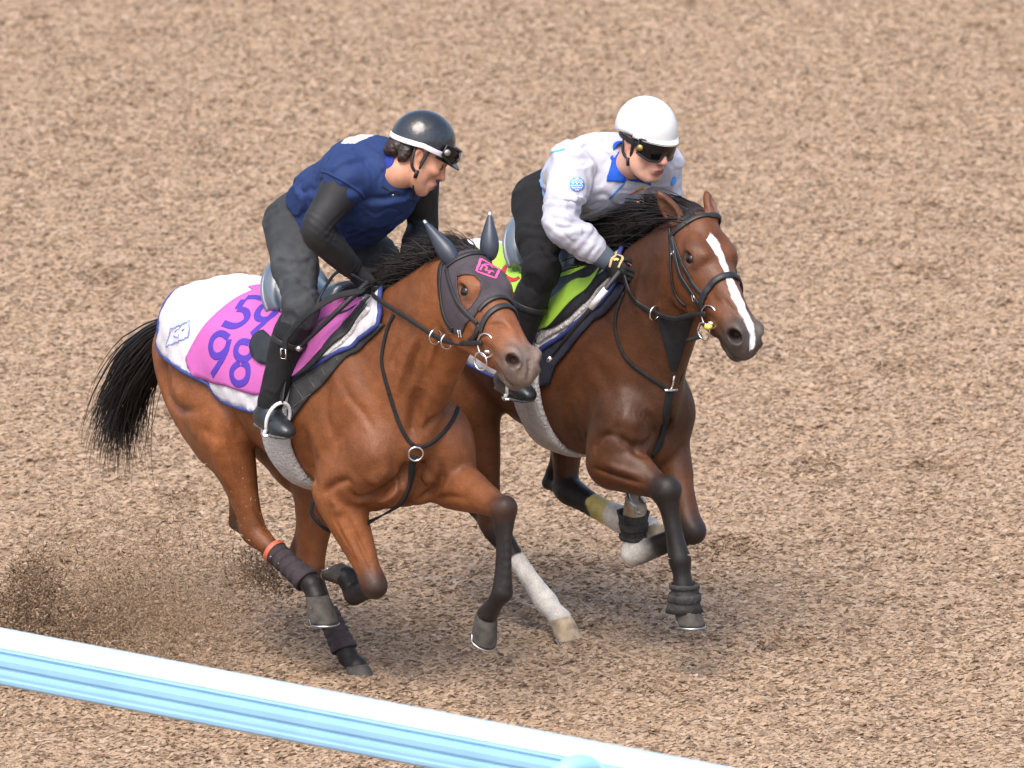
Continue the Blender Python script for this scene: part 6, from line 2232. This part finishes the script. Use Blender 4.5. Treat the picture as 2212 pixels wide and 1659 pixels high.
# ------------------------------------------------------------------ pale jacket
PALE = (.45, .45, .51)
def top_jacket(root, c):
    sh, el, wr, nb, che, wai, pel = c['sh'], c['el'], c['wr'], c['neck'], c['chest'], c['waist'], c['pelvis']
    fr = c['fr']
    S = SDF()
    up = unit(np.cross(nb - pel, V(0, 1, 0)))
    if up[2] < 0: up = -up
    a = pel + (wai - pel) * .75
    S.chain([a, wai + up * .004, che - up * .008, nb + (che - nb) * .30], [.122, .130, .142, .095], [.168, .172, .188, .13], (0, 1, 0), .03, None, 5)
    S.chain([a - up * .03, wai - up * .055 + (che - wai) * .2, che - up * .055, nb - up * .065], [.09, .10, .105, .075], [.15, .15, .165, .11], (0, 1, 0), .05, None, 4)
    for i in (0, 1):
        S.cone(nb + (sh[i] - nb) * .35 - up * .01, sh[i], .085, .090, k=.04)
        cuff = wr[i] + unit(wr[i] - el[i]) * -.075
        S.chain([sh[i], sh[i] + (el[i] - sh[i]) * .45, el[i], el[i] + (cuff - el[i]) * .45, cuff], [.082, .073, .063, .058, .049], None, (0, 1, 0), .025, None, 4)
    def jf(v, F):
        for i in (0, 1):
            v = limb_folds(v, F, sh[i], el[i], .0055, .045, (.45, 1.15), 23 + i)
            v = limb_folds(v, F, el[i], wr[i], .0055, .040, (-.15, .75), 33 + i)
        v = folded(v, F, .008, 8, 3)
        return folded(v, F, .003, 18, 9)
    def jcol(v, col):
        base = np.tile(np.array(PALE), (len(v), 1))
        # grey side panel low on the trunk, pale blue hem
        ax = unit(nb - pel); t = (v - pel) @ ax
        arm = np.full(len(v), 9.0)
        for i in (0, 1):
            e = el[i] - sh[i]; q = np.clip((v - sh[i]) @ e / (e @ e), 0, 1); arm = np.minimum(arm, np.linalg.norm(v - sh[i] - q[:, None] * e, axis=1))
        side = (np.abs(v[:, 1]) > .105) & (arm > .10) & (t < .30)
        base[side] = (.30, .30, .31)
        hem = (t < .125) & (arm > .1); base[hem] = (.18, .36, .70)
        back = ((v - wai) @ up > .06) & (t < .17) & ~hem
        base[back] = (.36, .39, .48)
        return base
    o, v, F = sdf_part(S, .007, "jacket", M_JACKET, root, 2, jf, PALE, True, jcol)
    sk = Skin(v, F)
    M_CUFF = cloth_mat("grey_cuff", (.085, .105, .135), .85, .12, .3, .4)
    for i in (0, 1):
        S = SDF(); ax = unit(wr[i] - el[i])
        S.chain([wr[i] - ax * .095, wr[i] - ax * .005], [.050, .041], None, (0, 1, 0), .01)
        sdf_part(S, .006, "cuff", M_CUFF, root, 1)
    M_COLLAR = cloth_mat("royal_blue_collar", (.012, .080, .46), .8, .1, .3, .2)
    # turned-down collar: two wings round the neck
    d = unit(c['head'](-.02, 0, -.06) - nb)
    S = SDF()
    S.chain([nb - d * .030, nb + d * .060], [.090, .078], [.092, .080], (0, 1, 0), .01)
    S.cone(nb + d * .005, nb + d * .14, .068, .068, k=.006, op='s')
    fwd = unit(c['head'].e1 * V(1, 1, 0) + V(.6, 0, 0))
    S.cone(nb + fwd * .10 - d * .06, nb + fwd * .10 + d * .10, .03, .045, k=.01, op='s')
    sdf_part(S, .006, "collar", M_COLLAR, root, 2, lambda v, F: folded(v, F, .002, 20, 4))
    blob_print(sk, fr, ZR2([(905, 520), (850, 600), (818, 735), (945, 742), (960, 722), (915, 660), (905, 600)]), "collar_wing", M_COLLAR, root, .006)
    blob_print(sk, fr, ZR2([(1010, 690), (960, 722), (1140, 765), (1150, 690), (1060, 690)]), "collar_wing", M_COLLAR, root, .006)
    place_print(sk, fr, [ZR2([(950, 745), (900, 800), (840, 868)])], .010, "front_zip", simple("blue_zip", (.06, .18, .50), .5), root)
    blue = simple("badge_blue", (.07, .28, .72), .6); red = simple("badge_red", (.5, .10, .06), .6); yel = simple("badge_yellow", (.6, .42, .06), .6)
    # round badge: blue disc with white lozenges
    cx, cy, rr = 597, 760, 54
    blob_print(sk, fr, ZR2([(cx + rr * math.cos(t), cy + rr * math.sin(t)) for t in np.linspace(0, 6.283, 24, endpoint=False)]), "sleeve_badge", blue, root, .003)
    for i in range(-3, 4):
        for j in range(-3, 4):
            x, y = cx + i * 15 + (7 if j % 2 else 0), cy + j * 14
            if (x - cx) ** 2 + (y - cy) ** 2 < (rr - 10) ** 2 and not (abs(y - cy) < 10 and abs(x - cx) < 30 and (i + j) % 2):
                place_print(sk, fr, [ZR2([(x - 5, y - 4), (x + 5, y + 4)])], .0045, "badge_lozenge", M_WHITEM, root, .001, .0045)
    blob_print(sk, fr, ZR2([(1290, 770), (1288, 740), (1310, 700), (1326, 695), (1326, 740), (1305, 770)]), "sleeve_badge", blue, root, .003)
    place_print(sk, fr, [ZR2([(985, 835), (1040, 810), (1085, 790)])], .008, "chest_emblem", red, root)
    place_print(sk, fr, [ZR2([(1030, 800), (1070, 782), (1105, 786), (1080, 808), (1040, 822)])], .006, "chest_emblem", yel, root)
    place_print(sk, fr, [ZR2([(330, 510), (390, 530), (510, 500)])], .008, "side_piping", simple("sky_piping", (.10, .38, .85), .6), root)
    # gilt tab on the glove
    return

a1 = lambda px, py, s: H1.at(px, py, s)
R1 = dict(fr=H1, label="rider in navy vest and black helmet crouching over the pink number cloth", skin=SKIN)
R1['head'] = PFrame(a1(904, 333, -.055), R(52), R(30), R(-8), 1.12)
R1['neck'] = a1(846, 366, -.01)
R1['sh'] = [a1(752, 383, .185), A(.09, -.185, 2.14)]
R1['el'] = [a1(682, 497, .34), a1(914, 492, -.26)]
R1['wr'] = [a1(768, 588, .12), a1(884, 566, -.07)]
R1['grip'] = [(V(.75, .25, -.55), V(.1, .9, -.3), V(.4, .1, .85)), (V(.72, -.3, -.6), V(.1, -.9, -.3), V(.4, -.1, .85))]
R1['pelvis'] = A(-.365, 0, 1.925); R1['waist'] = A(-.215, 0, 2.035); R1['chest'] = A(.0, 0, 2.105)
R1['hip'] = [a1(625, 490, .12), A(-.335, -.12, 1.88)]
R1['knee'] = [a1(650, 660, .275), A(-.10, -.275, 1.60)]
R1['ankle'] = [a1(578, 890, .345), A(-.225, -.345, 1.17)]
R1['toe'] = [R1['ankle'][0] + V(.165, -.015, -.055), R1['ankle'][1] + V(.165, .015, -.055)]
R1['glove_marks'] = [(ZR1([(714, 1282), (738, 1245)]), M_WHITEM), (ZR1([(740, 1255), (755, 1236)]), M_REDINK), (ZR1([(798, 1392), (826, 1380)]), M_WHITEM)]
R1.update(top=top_vest, hat=hat_black, m_trouser=M_JEANS, trouser_col=(.030, .032, .035), fade=.9)
P1 = rider(H1, R1)
print("rider1", round(time.time() - T0, 1))

a2 = lambda px, py, s: H2.at(px, py, s)
R2 = dict(fr=H2, label="rider in pale jacket with blue collar and white helmet on the blazed horse", skin=(.56, .31, .225))
R2['head'] = PFrame(a2(1393, 306, .0), R(5), R(15), R(-4), 1.12)
R2['neck'] = a2(1330, 352, .0)
R2['sh'] = [a2(1236, 350, .185), a2(1425, 352, -.185)]
R2['el'] = [a2(1212, 484, .33), a2(1438, 478, -.29)]
R2['wr'] = [a2(1316, 566, .17), a2(1398, 545, -.08)]
R2['grip'] = [(V(.9, .05, -.42), V(.1, .9, -.3), V(.3, .1, .9)), (V(.8, -.3, -.4), V(.1, -.9, -.3), V(.3, -.1, .9))]
pel2 = a2(1215, 418, 0)
R2['pelvis'] = pel2; R2['waist'] = pel2 + V(.15, 0, .09); R2['chest'] = R2['neck'] + (R2['waist'] - R2['neck']) * .42
R2['hip'] = [a2(1160, 440, .12), a2(1270, 430, -.12)]
R2['knee'] = [a2(1168, 583, .275), A(*(a2(1168, 583, .275) * V(1, 1, 1))[:1], -.275, a2(1168, 583, .275)[2])]
R2['ankle'] = [a2(1098, 812, .345), V(*(a2(1098, 812, .345) * V(1, -1, 1)))]
R2['toe'] = [R2['ankle'][0] + V(.165, -.015, -.055), R2['ankle'][1] + V(.165, .015, -.055)]
R2['glove_marks'] = [(ZR2([(840, 1370), (855, 1310), (890, 1280), (930, 1285), (935, 1310), (905, 1375)]), simple('tan_piping', (.45, .33, .16), .6)), (ZR2([(870, 1320), (890, 1310), (905, 1320)]), simple('gilt_mark', (.65, .48, .10), .5))]
R2.update(top=top_jacket, hat=hat_white, m_trouser=M_TROUSER, trouser_col=(.010, .010, .011), fade=.3)
P2 = rider(H2, R2)
print("rider2", round(time.time() - T0, 1))
for rr, sad, fr in ((R1, SAD1, H1), (R2, SAD2, H2)):
    for i, q in ((0, 1), (1, -1)):
        an, toe = rr['ankle'][i], rr['toe'][i]
        foot = an + (toe - an) * .42 + V(0, 0, -.020)
        stirrup(fr, sad, foot, toe - an, A(-.16, .235 * q, 1.50), q)
# ------------------------------------------------------------------ manes and tails: tapered locks of hair
M_HORSEHAIR = simple("black_horsehair", (.012, .009, .008), .48, .5, 20, None, 0, 0, 0, .35)

def locks(name, parent, guides, r0, r1, rng, sides=4):
    """guides: list of (n,3) polylines; each becomes one thin tapered lock. One mesh."""
    Vv, Ff, n0 = [], [], 0
    ang = np.linspace(0, 2 * math.pi, sides, endpoint=False)
    for g in guides:
        m = len(g)
        t, n, b = frames_along(g)
        s = np.linspace(0, 1, m)
        r = (r0 * rng.uniform(.6, 1.3)) * (1 - s ** 2.2) + r1
        v = g[:, None] + r[:, None, None] * (np.cos(ang)[None, :, None] * n[:, None] + .6 * np.sin(ang)[None, :, None] * b[:, None])
        Vv.append(v.reshape(-1, 3))
        i = np.arange(m - 1)[:, None] * sides; k = np.arange(sides)[None]; k2 = (k + 1) % sides
        Ff.append(np.stack([i + k, i + k2, i + sides + k2, i + sides + k], -1).reshape(-1, 4) + n0)
        n0 += m * sides
    return mesh_obj(name, np.concatenate(Vv), np.concatenate(Ff), M_HORSEHAIR, parent)

def tail(root, guide, width, n, seed):
    rng = np.random.default_rng(seed)
    G = resample(spline(guide, 8), .03); m = len(G)
    t, nn, bb = frames_along(G)
    s = np.linspace(0, 1, m)
    prof = np.interp(s, [0, .12, .4, .7, 1], width)
    out = []
    for i in range(n):
        a, q = rng.uniform(0, 6.283), math.sqrt(rng.uniform(0, 1))
        end = rng.uniform(.55, 1.0); k = max(5, int(m * end))
        stray = 1 + (2.0 * rng.uniform(.2, 1) if rng.uniform() < .12 else 0)
        ph, w = rng.uniform(0, 6.283), rng.uniform(.004, .018)
        off = prof[:k] * q * (1 + (stray - 1) * s[:k] ** 1.5)
        dr = rng.normal(0, .07, 3) * s[:k, None] ** 2
        p = G[:k] + nn[:k] * (off * math.cos(a) + w * np.sin(5 * s[:k] + ph) * s[:k])[:, None] + bb[:k] * (off * math.sin(a) + w * np.cos(4 * s[:k] + ph) * s[:k])[:, None] + dr
        out.append(p)
    return locks("tail", root, out, .0036, .0005, rng)

def mane(root, roots, flow, n, seed, sk, length=(.18, .32), name="mane", spread=.35, gravity=.25, lift=.3, r0=.0034):
    """roots: polyline along the crest; flow(t) gives the way the wind carries the hair there."""
    rng = np.random.default_rng(seed)
    Rr = resample(spline(roots, 8), .006)
    out = []
    for i in range(n):
        t = rng.uniform(0, 1)
        j = int(t * (len(Rr) - 1))
        p = Rr[j] + V(rng.normal(0, .006), rng.normal(0, .014), rng.normal(0, .006) - .012)
        d = unit(flow(t) + rng.normal(0, spread, 3) * V(.6, 1, 1))
        L = rng.uniform(*length)
        m = 9
        ph, w = rng.uniform(0, 6.283), rng.uniform(.003, .016)
        pts = [p]; up0 = unit(d + V(0, 0, lift))
        for k in range(1, m):
            s = k / (m - 1)
            dd = unit(up0 * (1 - s) + d * s * 1.2 + V(0, 0, -gravity) * s * s)
            p = p + dd * (L / (m - 1)) + V(0, math.sin(6 * s + ph) * w * .25, math.cos(5 * s + ph) * w * .25)
            c, cn = sk.near(p)
            if (p - c) @ cn < .006: p = c + cn * .008
            pts.append(p)
        out.append(np.array(pts))
    return locks(name, root, out, r0, .0004, rng)

B1 = lambda x, y, s=0.0: H1.at(x, y, s)
B2 = lambda x, y, s=0.0: H2.at(x, y, s)
tail(HR1, [A(-1.20, 0, 1.36), B1(352, 722), B1(322, 758), B1(290, 805), B1(268, 860), B1(255, 915), B1(252, 960), B1(258, 1003)], [.030, .045, .075, .055, .012], 1700, 3)
tail(HR2, [A(-1.20, 0, 1.36), A(-1.33, .0, 1.33), A(-1.44, .0, 1.24), A(-1.52, .0, 1.08), A(-1.56, 0, .92), A(-1.55, 0, .78)], [.035, .05, .08, .06, .01], 500, 4)
def crest(cfg, k0=0):
    nk = cfg['neck']; hf = cfg['hf']
    out = [A(.02, 0, 1.585)]
    for i in (1, 2, 3):
        ax = unit(nk[i + 1][0] - nk[i - 1][0]); up = unit(np.cross(ax, V(0, 1, 0)));
        if up[2] < 0: up = -up
        out.append(nk[i][0] + up * (nk[i][1] - .004))
    out.append(hf(.0, 0, -.01))
    return np.array(out)
cr1, cr2 = crest(C1), crest(C2)
mane(HR1, cr1[1:], lambda t: V(-.92, -.22 + .1 * t, -.02), 1900, 5, SK1, (.09, .20), spread=.22, gravity=.35, lift=.22, r0=.0026)
mane(HR2, cr2, lambda t: V(-.95, .02, -.12), 2400, 6, SK2, (.22, .40), spread=.13, gravity=.40, lift=.10, r0=.0030)
hf = C2['hf']
mane(HR2, np.array([hf(.02, .035, .0), hf(.0, 0, .012), hf(.02, -.035, .0)]), lambda t: V(-.95, .04, -.06), 450, 7, SK2, (.24, .38), "forelock", .09, .40, .14, .0030)

# ------------------------------------------------------------------ reins, whips
def rein(fr, root, pts, up=V(0, -1, 0), w=.020, name="rein", mat=None, th=.005):
    p = resample(spline(pts, 8), .012)
    mb = MB()
    strap(mb, p, np.tile(up, (len(p), 1)), w, th)
    strap(mb, p, np.tile(-np.asarray(up), (len(p), 1)), w, th * .4)
    return mb.build(name, mat or M_LEATHER, root)

hf1, hf2 = C1['hf'], C2['hf']
palm = lambda r, i: r['wr'][i] + unit(r['grip'][i][0]) * .10
pA = palm(R1, 0)
bitN = hf1(.39, .075, -.100)
rein(H1, BR1, [bitN, B1(990, 741, .13), B1(966, 737, .135), B1(941, 727, .14), B1(882, 688, .15), B1(812, 643, .15), pA])
for x, y in ((941, 727), (966, 737)):
    c = B1(x, y, .137); ring_obj("martingale_ring", c, unit(B1(882, 688, .15) - bitN), .030, .004, M_STEEL, BR1)
rein(H1, BR1, [hf1(.39, -.075, -.100), (hf1(.39, -.075, -.1) + palm(R1, 1)) / 2 + V(0, .03, 0), palm(R1, 1)], V(0, 1, 0))
rein(H1, BR1, [pA, B1(778, 629, .19), B1(725, 641, .27), B1(672, 673, .345), B1(642, 701, .365), B1(628, 718, .37), B1(617, 735, .375), B1(615, 758, .375)], V(.2, -1, .2), .026, "rein_end", M_WEB)
c = B1(614, 764, .38); mb = MB(); tube(mb, [c + V(a, -.004, b) for a, b in ((-.017, -.02), (.017, -.02), (.017, .02), (-.017, .02))], .0035, 6, closed=True); mb.build("buckle", M_STEEL, BR1)
rein(H1, BR1, [pA + V(0, -.02, .02), B1(737, 585, .20), B1(702, 622, .23), B1(684, 660, .28)], V(0, -1, 0), .012, "rein_end", M_LEATHER)
rein(H1, BR1, [palm(R1, 0), (palm(R1, 0) + palm(R1, 1)) / 2 + V(.03, 0, .0), palm(R1, 1)], V(1, 0, 0), .018)

qA = palm(R2, 0)
pts = [hf2(.395, .075, -.100), B2(1494, 680, .12), B2(1465, 688, .12), B2(1442, 686, .125), B2(1418, 677, .13), B2(1395, 666, .14), B2(1374, 652, .15), B2(1358, 628, .17), qA]
rein(H2, BR2, pts)
c = B2(1415, 676, .13); ring_obj("martingale_ring", c, unit(B2(1442, 686, .125) - B2(1395, 666, .14)), .030, .004, M_STEEL, BR2)
rein(H2, BR2, [hf2(.395, -.075, -.100), (hf2(.395, -.075, -.1) + palm(R2, 1)) / 2 + V(0, .03, -.05), palm(R2, 1)], V(0, 1, 0))
rein(H2, BR2, [qA, (qA + palm(R2, 1)) / 2 + V(.02, 0, -.02), palm(R2, 1)], V(1, 0, 0), .018)

def whip(fr, a, b, label, handle=None, r=.008):
    root = empty("riding_whip", fr); tag(root, label, "riding whip")
    a, b = np.asarray(a), np.asarray(b); L = b - a
    mb = MB(); tube(mb, [a, a + L * .5, b], [r * 1.1, r, r * .7], 10); mb.build("shaft", M_LEATHER, root)
    mb = MB(); tube(mb, [b - L * .02, b + L * .03], r * 1.1, 8); mb.build("tip", M_STEEL, root)
    if handle:
        mb = MB(); tube(mb, [a + L * handle[0], a + L * handle[1]], r * 1.35, 10); mb.build("handle_band", M_WHITEM, root)
    return root
w0 = palm(R1, 0) + V(.0, -.02, .03)
whip(H1, w0, B1(646, 752, .345), "black whip held low beside the pink cloth", None, .011)
w0 = palm(R2, 0) + V(.0, -.02, .02)
whip(H2, w0, B2(1188, 775, .36), "black whip with white handle band beside the lime cloth", (.20, .42), .010)

# ------------------------------------------------------------------ bark thrown up behind the horses
def debris(name, label, clouds, seed, tone, mat):
    rng = np.random.default_rng(seed)
    P, S, Tn = [], [], []
    for c, sd, n, size, tn in clouds:
        p = rng.normal(0, 1, (n, 3)) * np.array(sd) + np.array(c)
        p = p[p[:, 2] > .01]
        P.append(p); S.append(rng.gamma(2.2, size / 2.2, len(p))); Tn.append(np.clip(rng.normal(tn, .16, len(p)), 0, 1))
    P, S, Tn = np.concatenate(P), np.concatenate(S), np.concatenate(Tn)
    n = len(P)
    A1 = rng.normal(0, 1, (n, 3)); A1 /= np.linalg.norm(A1, axis=1)[:, None]
    A2 = rng.normal(0, 1, (n, 3)); A2 -= (A2 * A1).sum(1)[:, None] * A1; A2 /= np.linalg.norm(A2, axis=1)[:, None]
    A3 = np.cross(A1, A2)
    l, w, h = S * rng.uniform(.7, 1.8, n), S * rng.uniform(.25, .6, n), S * rng.uniform(.12, .3, n)
    corners = np.array([(1, 0, 0), (0, 1, 0), (-1, 0, 0), (0, -1, 0), (.1, .1, 1), (-.1, 0, -1)], float)
    v = P[:, None] + corners[None, :, 0:1] * (A1 * l[:, None])[:, None] + corners[None, :, 1:2] * (A2 * w[:, None])[:, None] + corners[None, :, 2:3] * (A3 * h[:, None])[:, None]
    tri = np.array([(0, 1, 4), (1, 2, 4), (2, 3, 4), (3, 0, 4), (1, 0, 5), (2, 1, 5), (3, 2, 5), (0, 3, 5)])
    f = (tri[None] + 6 * np.arange(n)[:, None, None]).reshape(-1, 3)
    o = mesh_obj(name, v.reshape(-1, 3), f, mat, None, False)
    at = o.data.attributes.new("tone", 'FLOAT', 'POINT')
    at.data.foreach_set("value", np.repeat(Tn, 6).astype(np.float32))
    return tag(o, label, "flying bark", kind="stuff")

M_FLY = chip_mat("flying_bark", 'GEOMETRY')
def gp(px, py, z):
    """The place above the track behind the near horse: on its track line, z metres up."""
    return H1.world(np.array(H1.at(px, py, .0)))
def cl(px, py, dpx, dpy, n, size, tone, s=0.0, deep=.18):
    w = H1.world(H1.at(px, py, s))
    return (w, (dpx / PXM, deep, dpy / PXM), n, size, tone)
clouds = [cl(60, 1305, 36, 42, 5200, .0052, .13, .95), cl(90, 1240, 26, 26, 1300, .0050, .14, .95), cl(150, 1350, 80, 34, 7000, .0042, .24, .9), cl(30, 1340, 40, 36, 2600, .0056, .15, .95),
          cl(250, 1340, 125, 48, 13000, .0036, .36, .85), cl(290, 1270, 105, 75, 13000, .0033, .42, .8), cl(390, 1190, 60, 50, 2600, .0033, .46, -.5), cl(230, 1150, 130, 70, 3000, .0033, .46, .8),
          cl(545, 1225, 40, 22, 2200, .0042, .26, -.1), cl(595, 1248, 40, 14, 1600, .0045, .22, -.15), cl(110, 1020, 60, 90, 120, .0033, .4, .6),
          cl(420, 1345, 75, 42, 8000, .0034, .40, .75), cl(190, 1260, 95, 65, 5200, .0036, .33, .88)]
debris("flying_bark", "brown cloud of bark thrown up behind the near horse", clouds, 5, 0, M_FLY)
w2 = lambda px, py: H2.world(H2.at(px, py, 0))
clouds = [(w2(1205, 1395), (.05, .06, .015), 160, .006, .3), (w2(1560, 1190), (.08, .1, .02), 120, .007, .2)]
clouds += [(at_z(px, py, 0) + np.array([0, 0, .02]), (r * .9, r * 1.1, .006), 150, .0055, .26) for px, py, r, dp in PRINTS]
debris("flying_bark", "dark clods and chips turned up around the hoof prints", clouds, 6, 0, M_FLY)
print("done", round(time.time() - T0, 1))
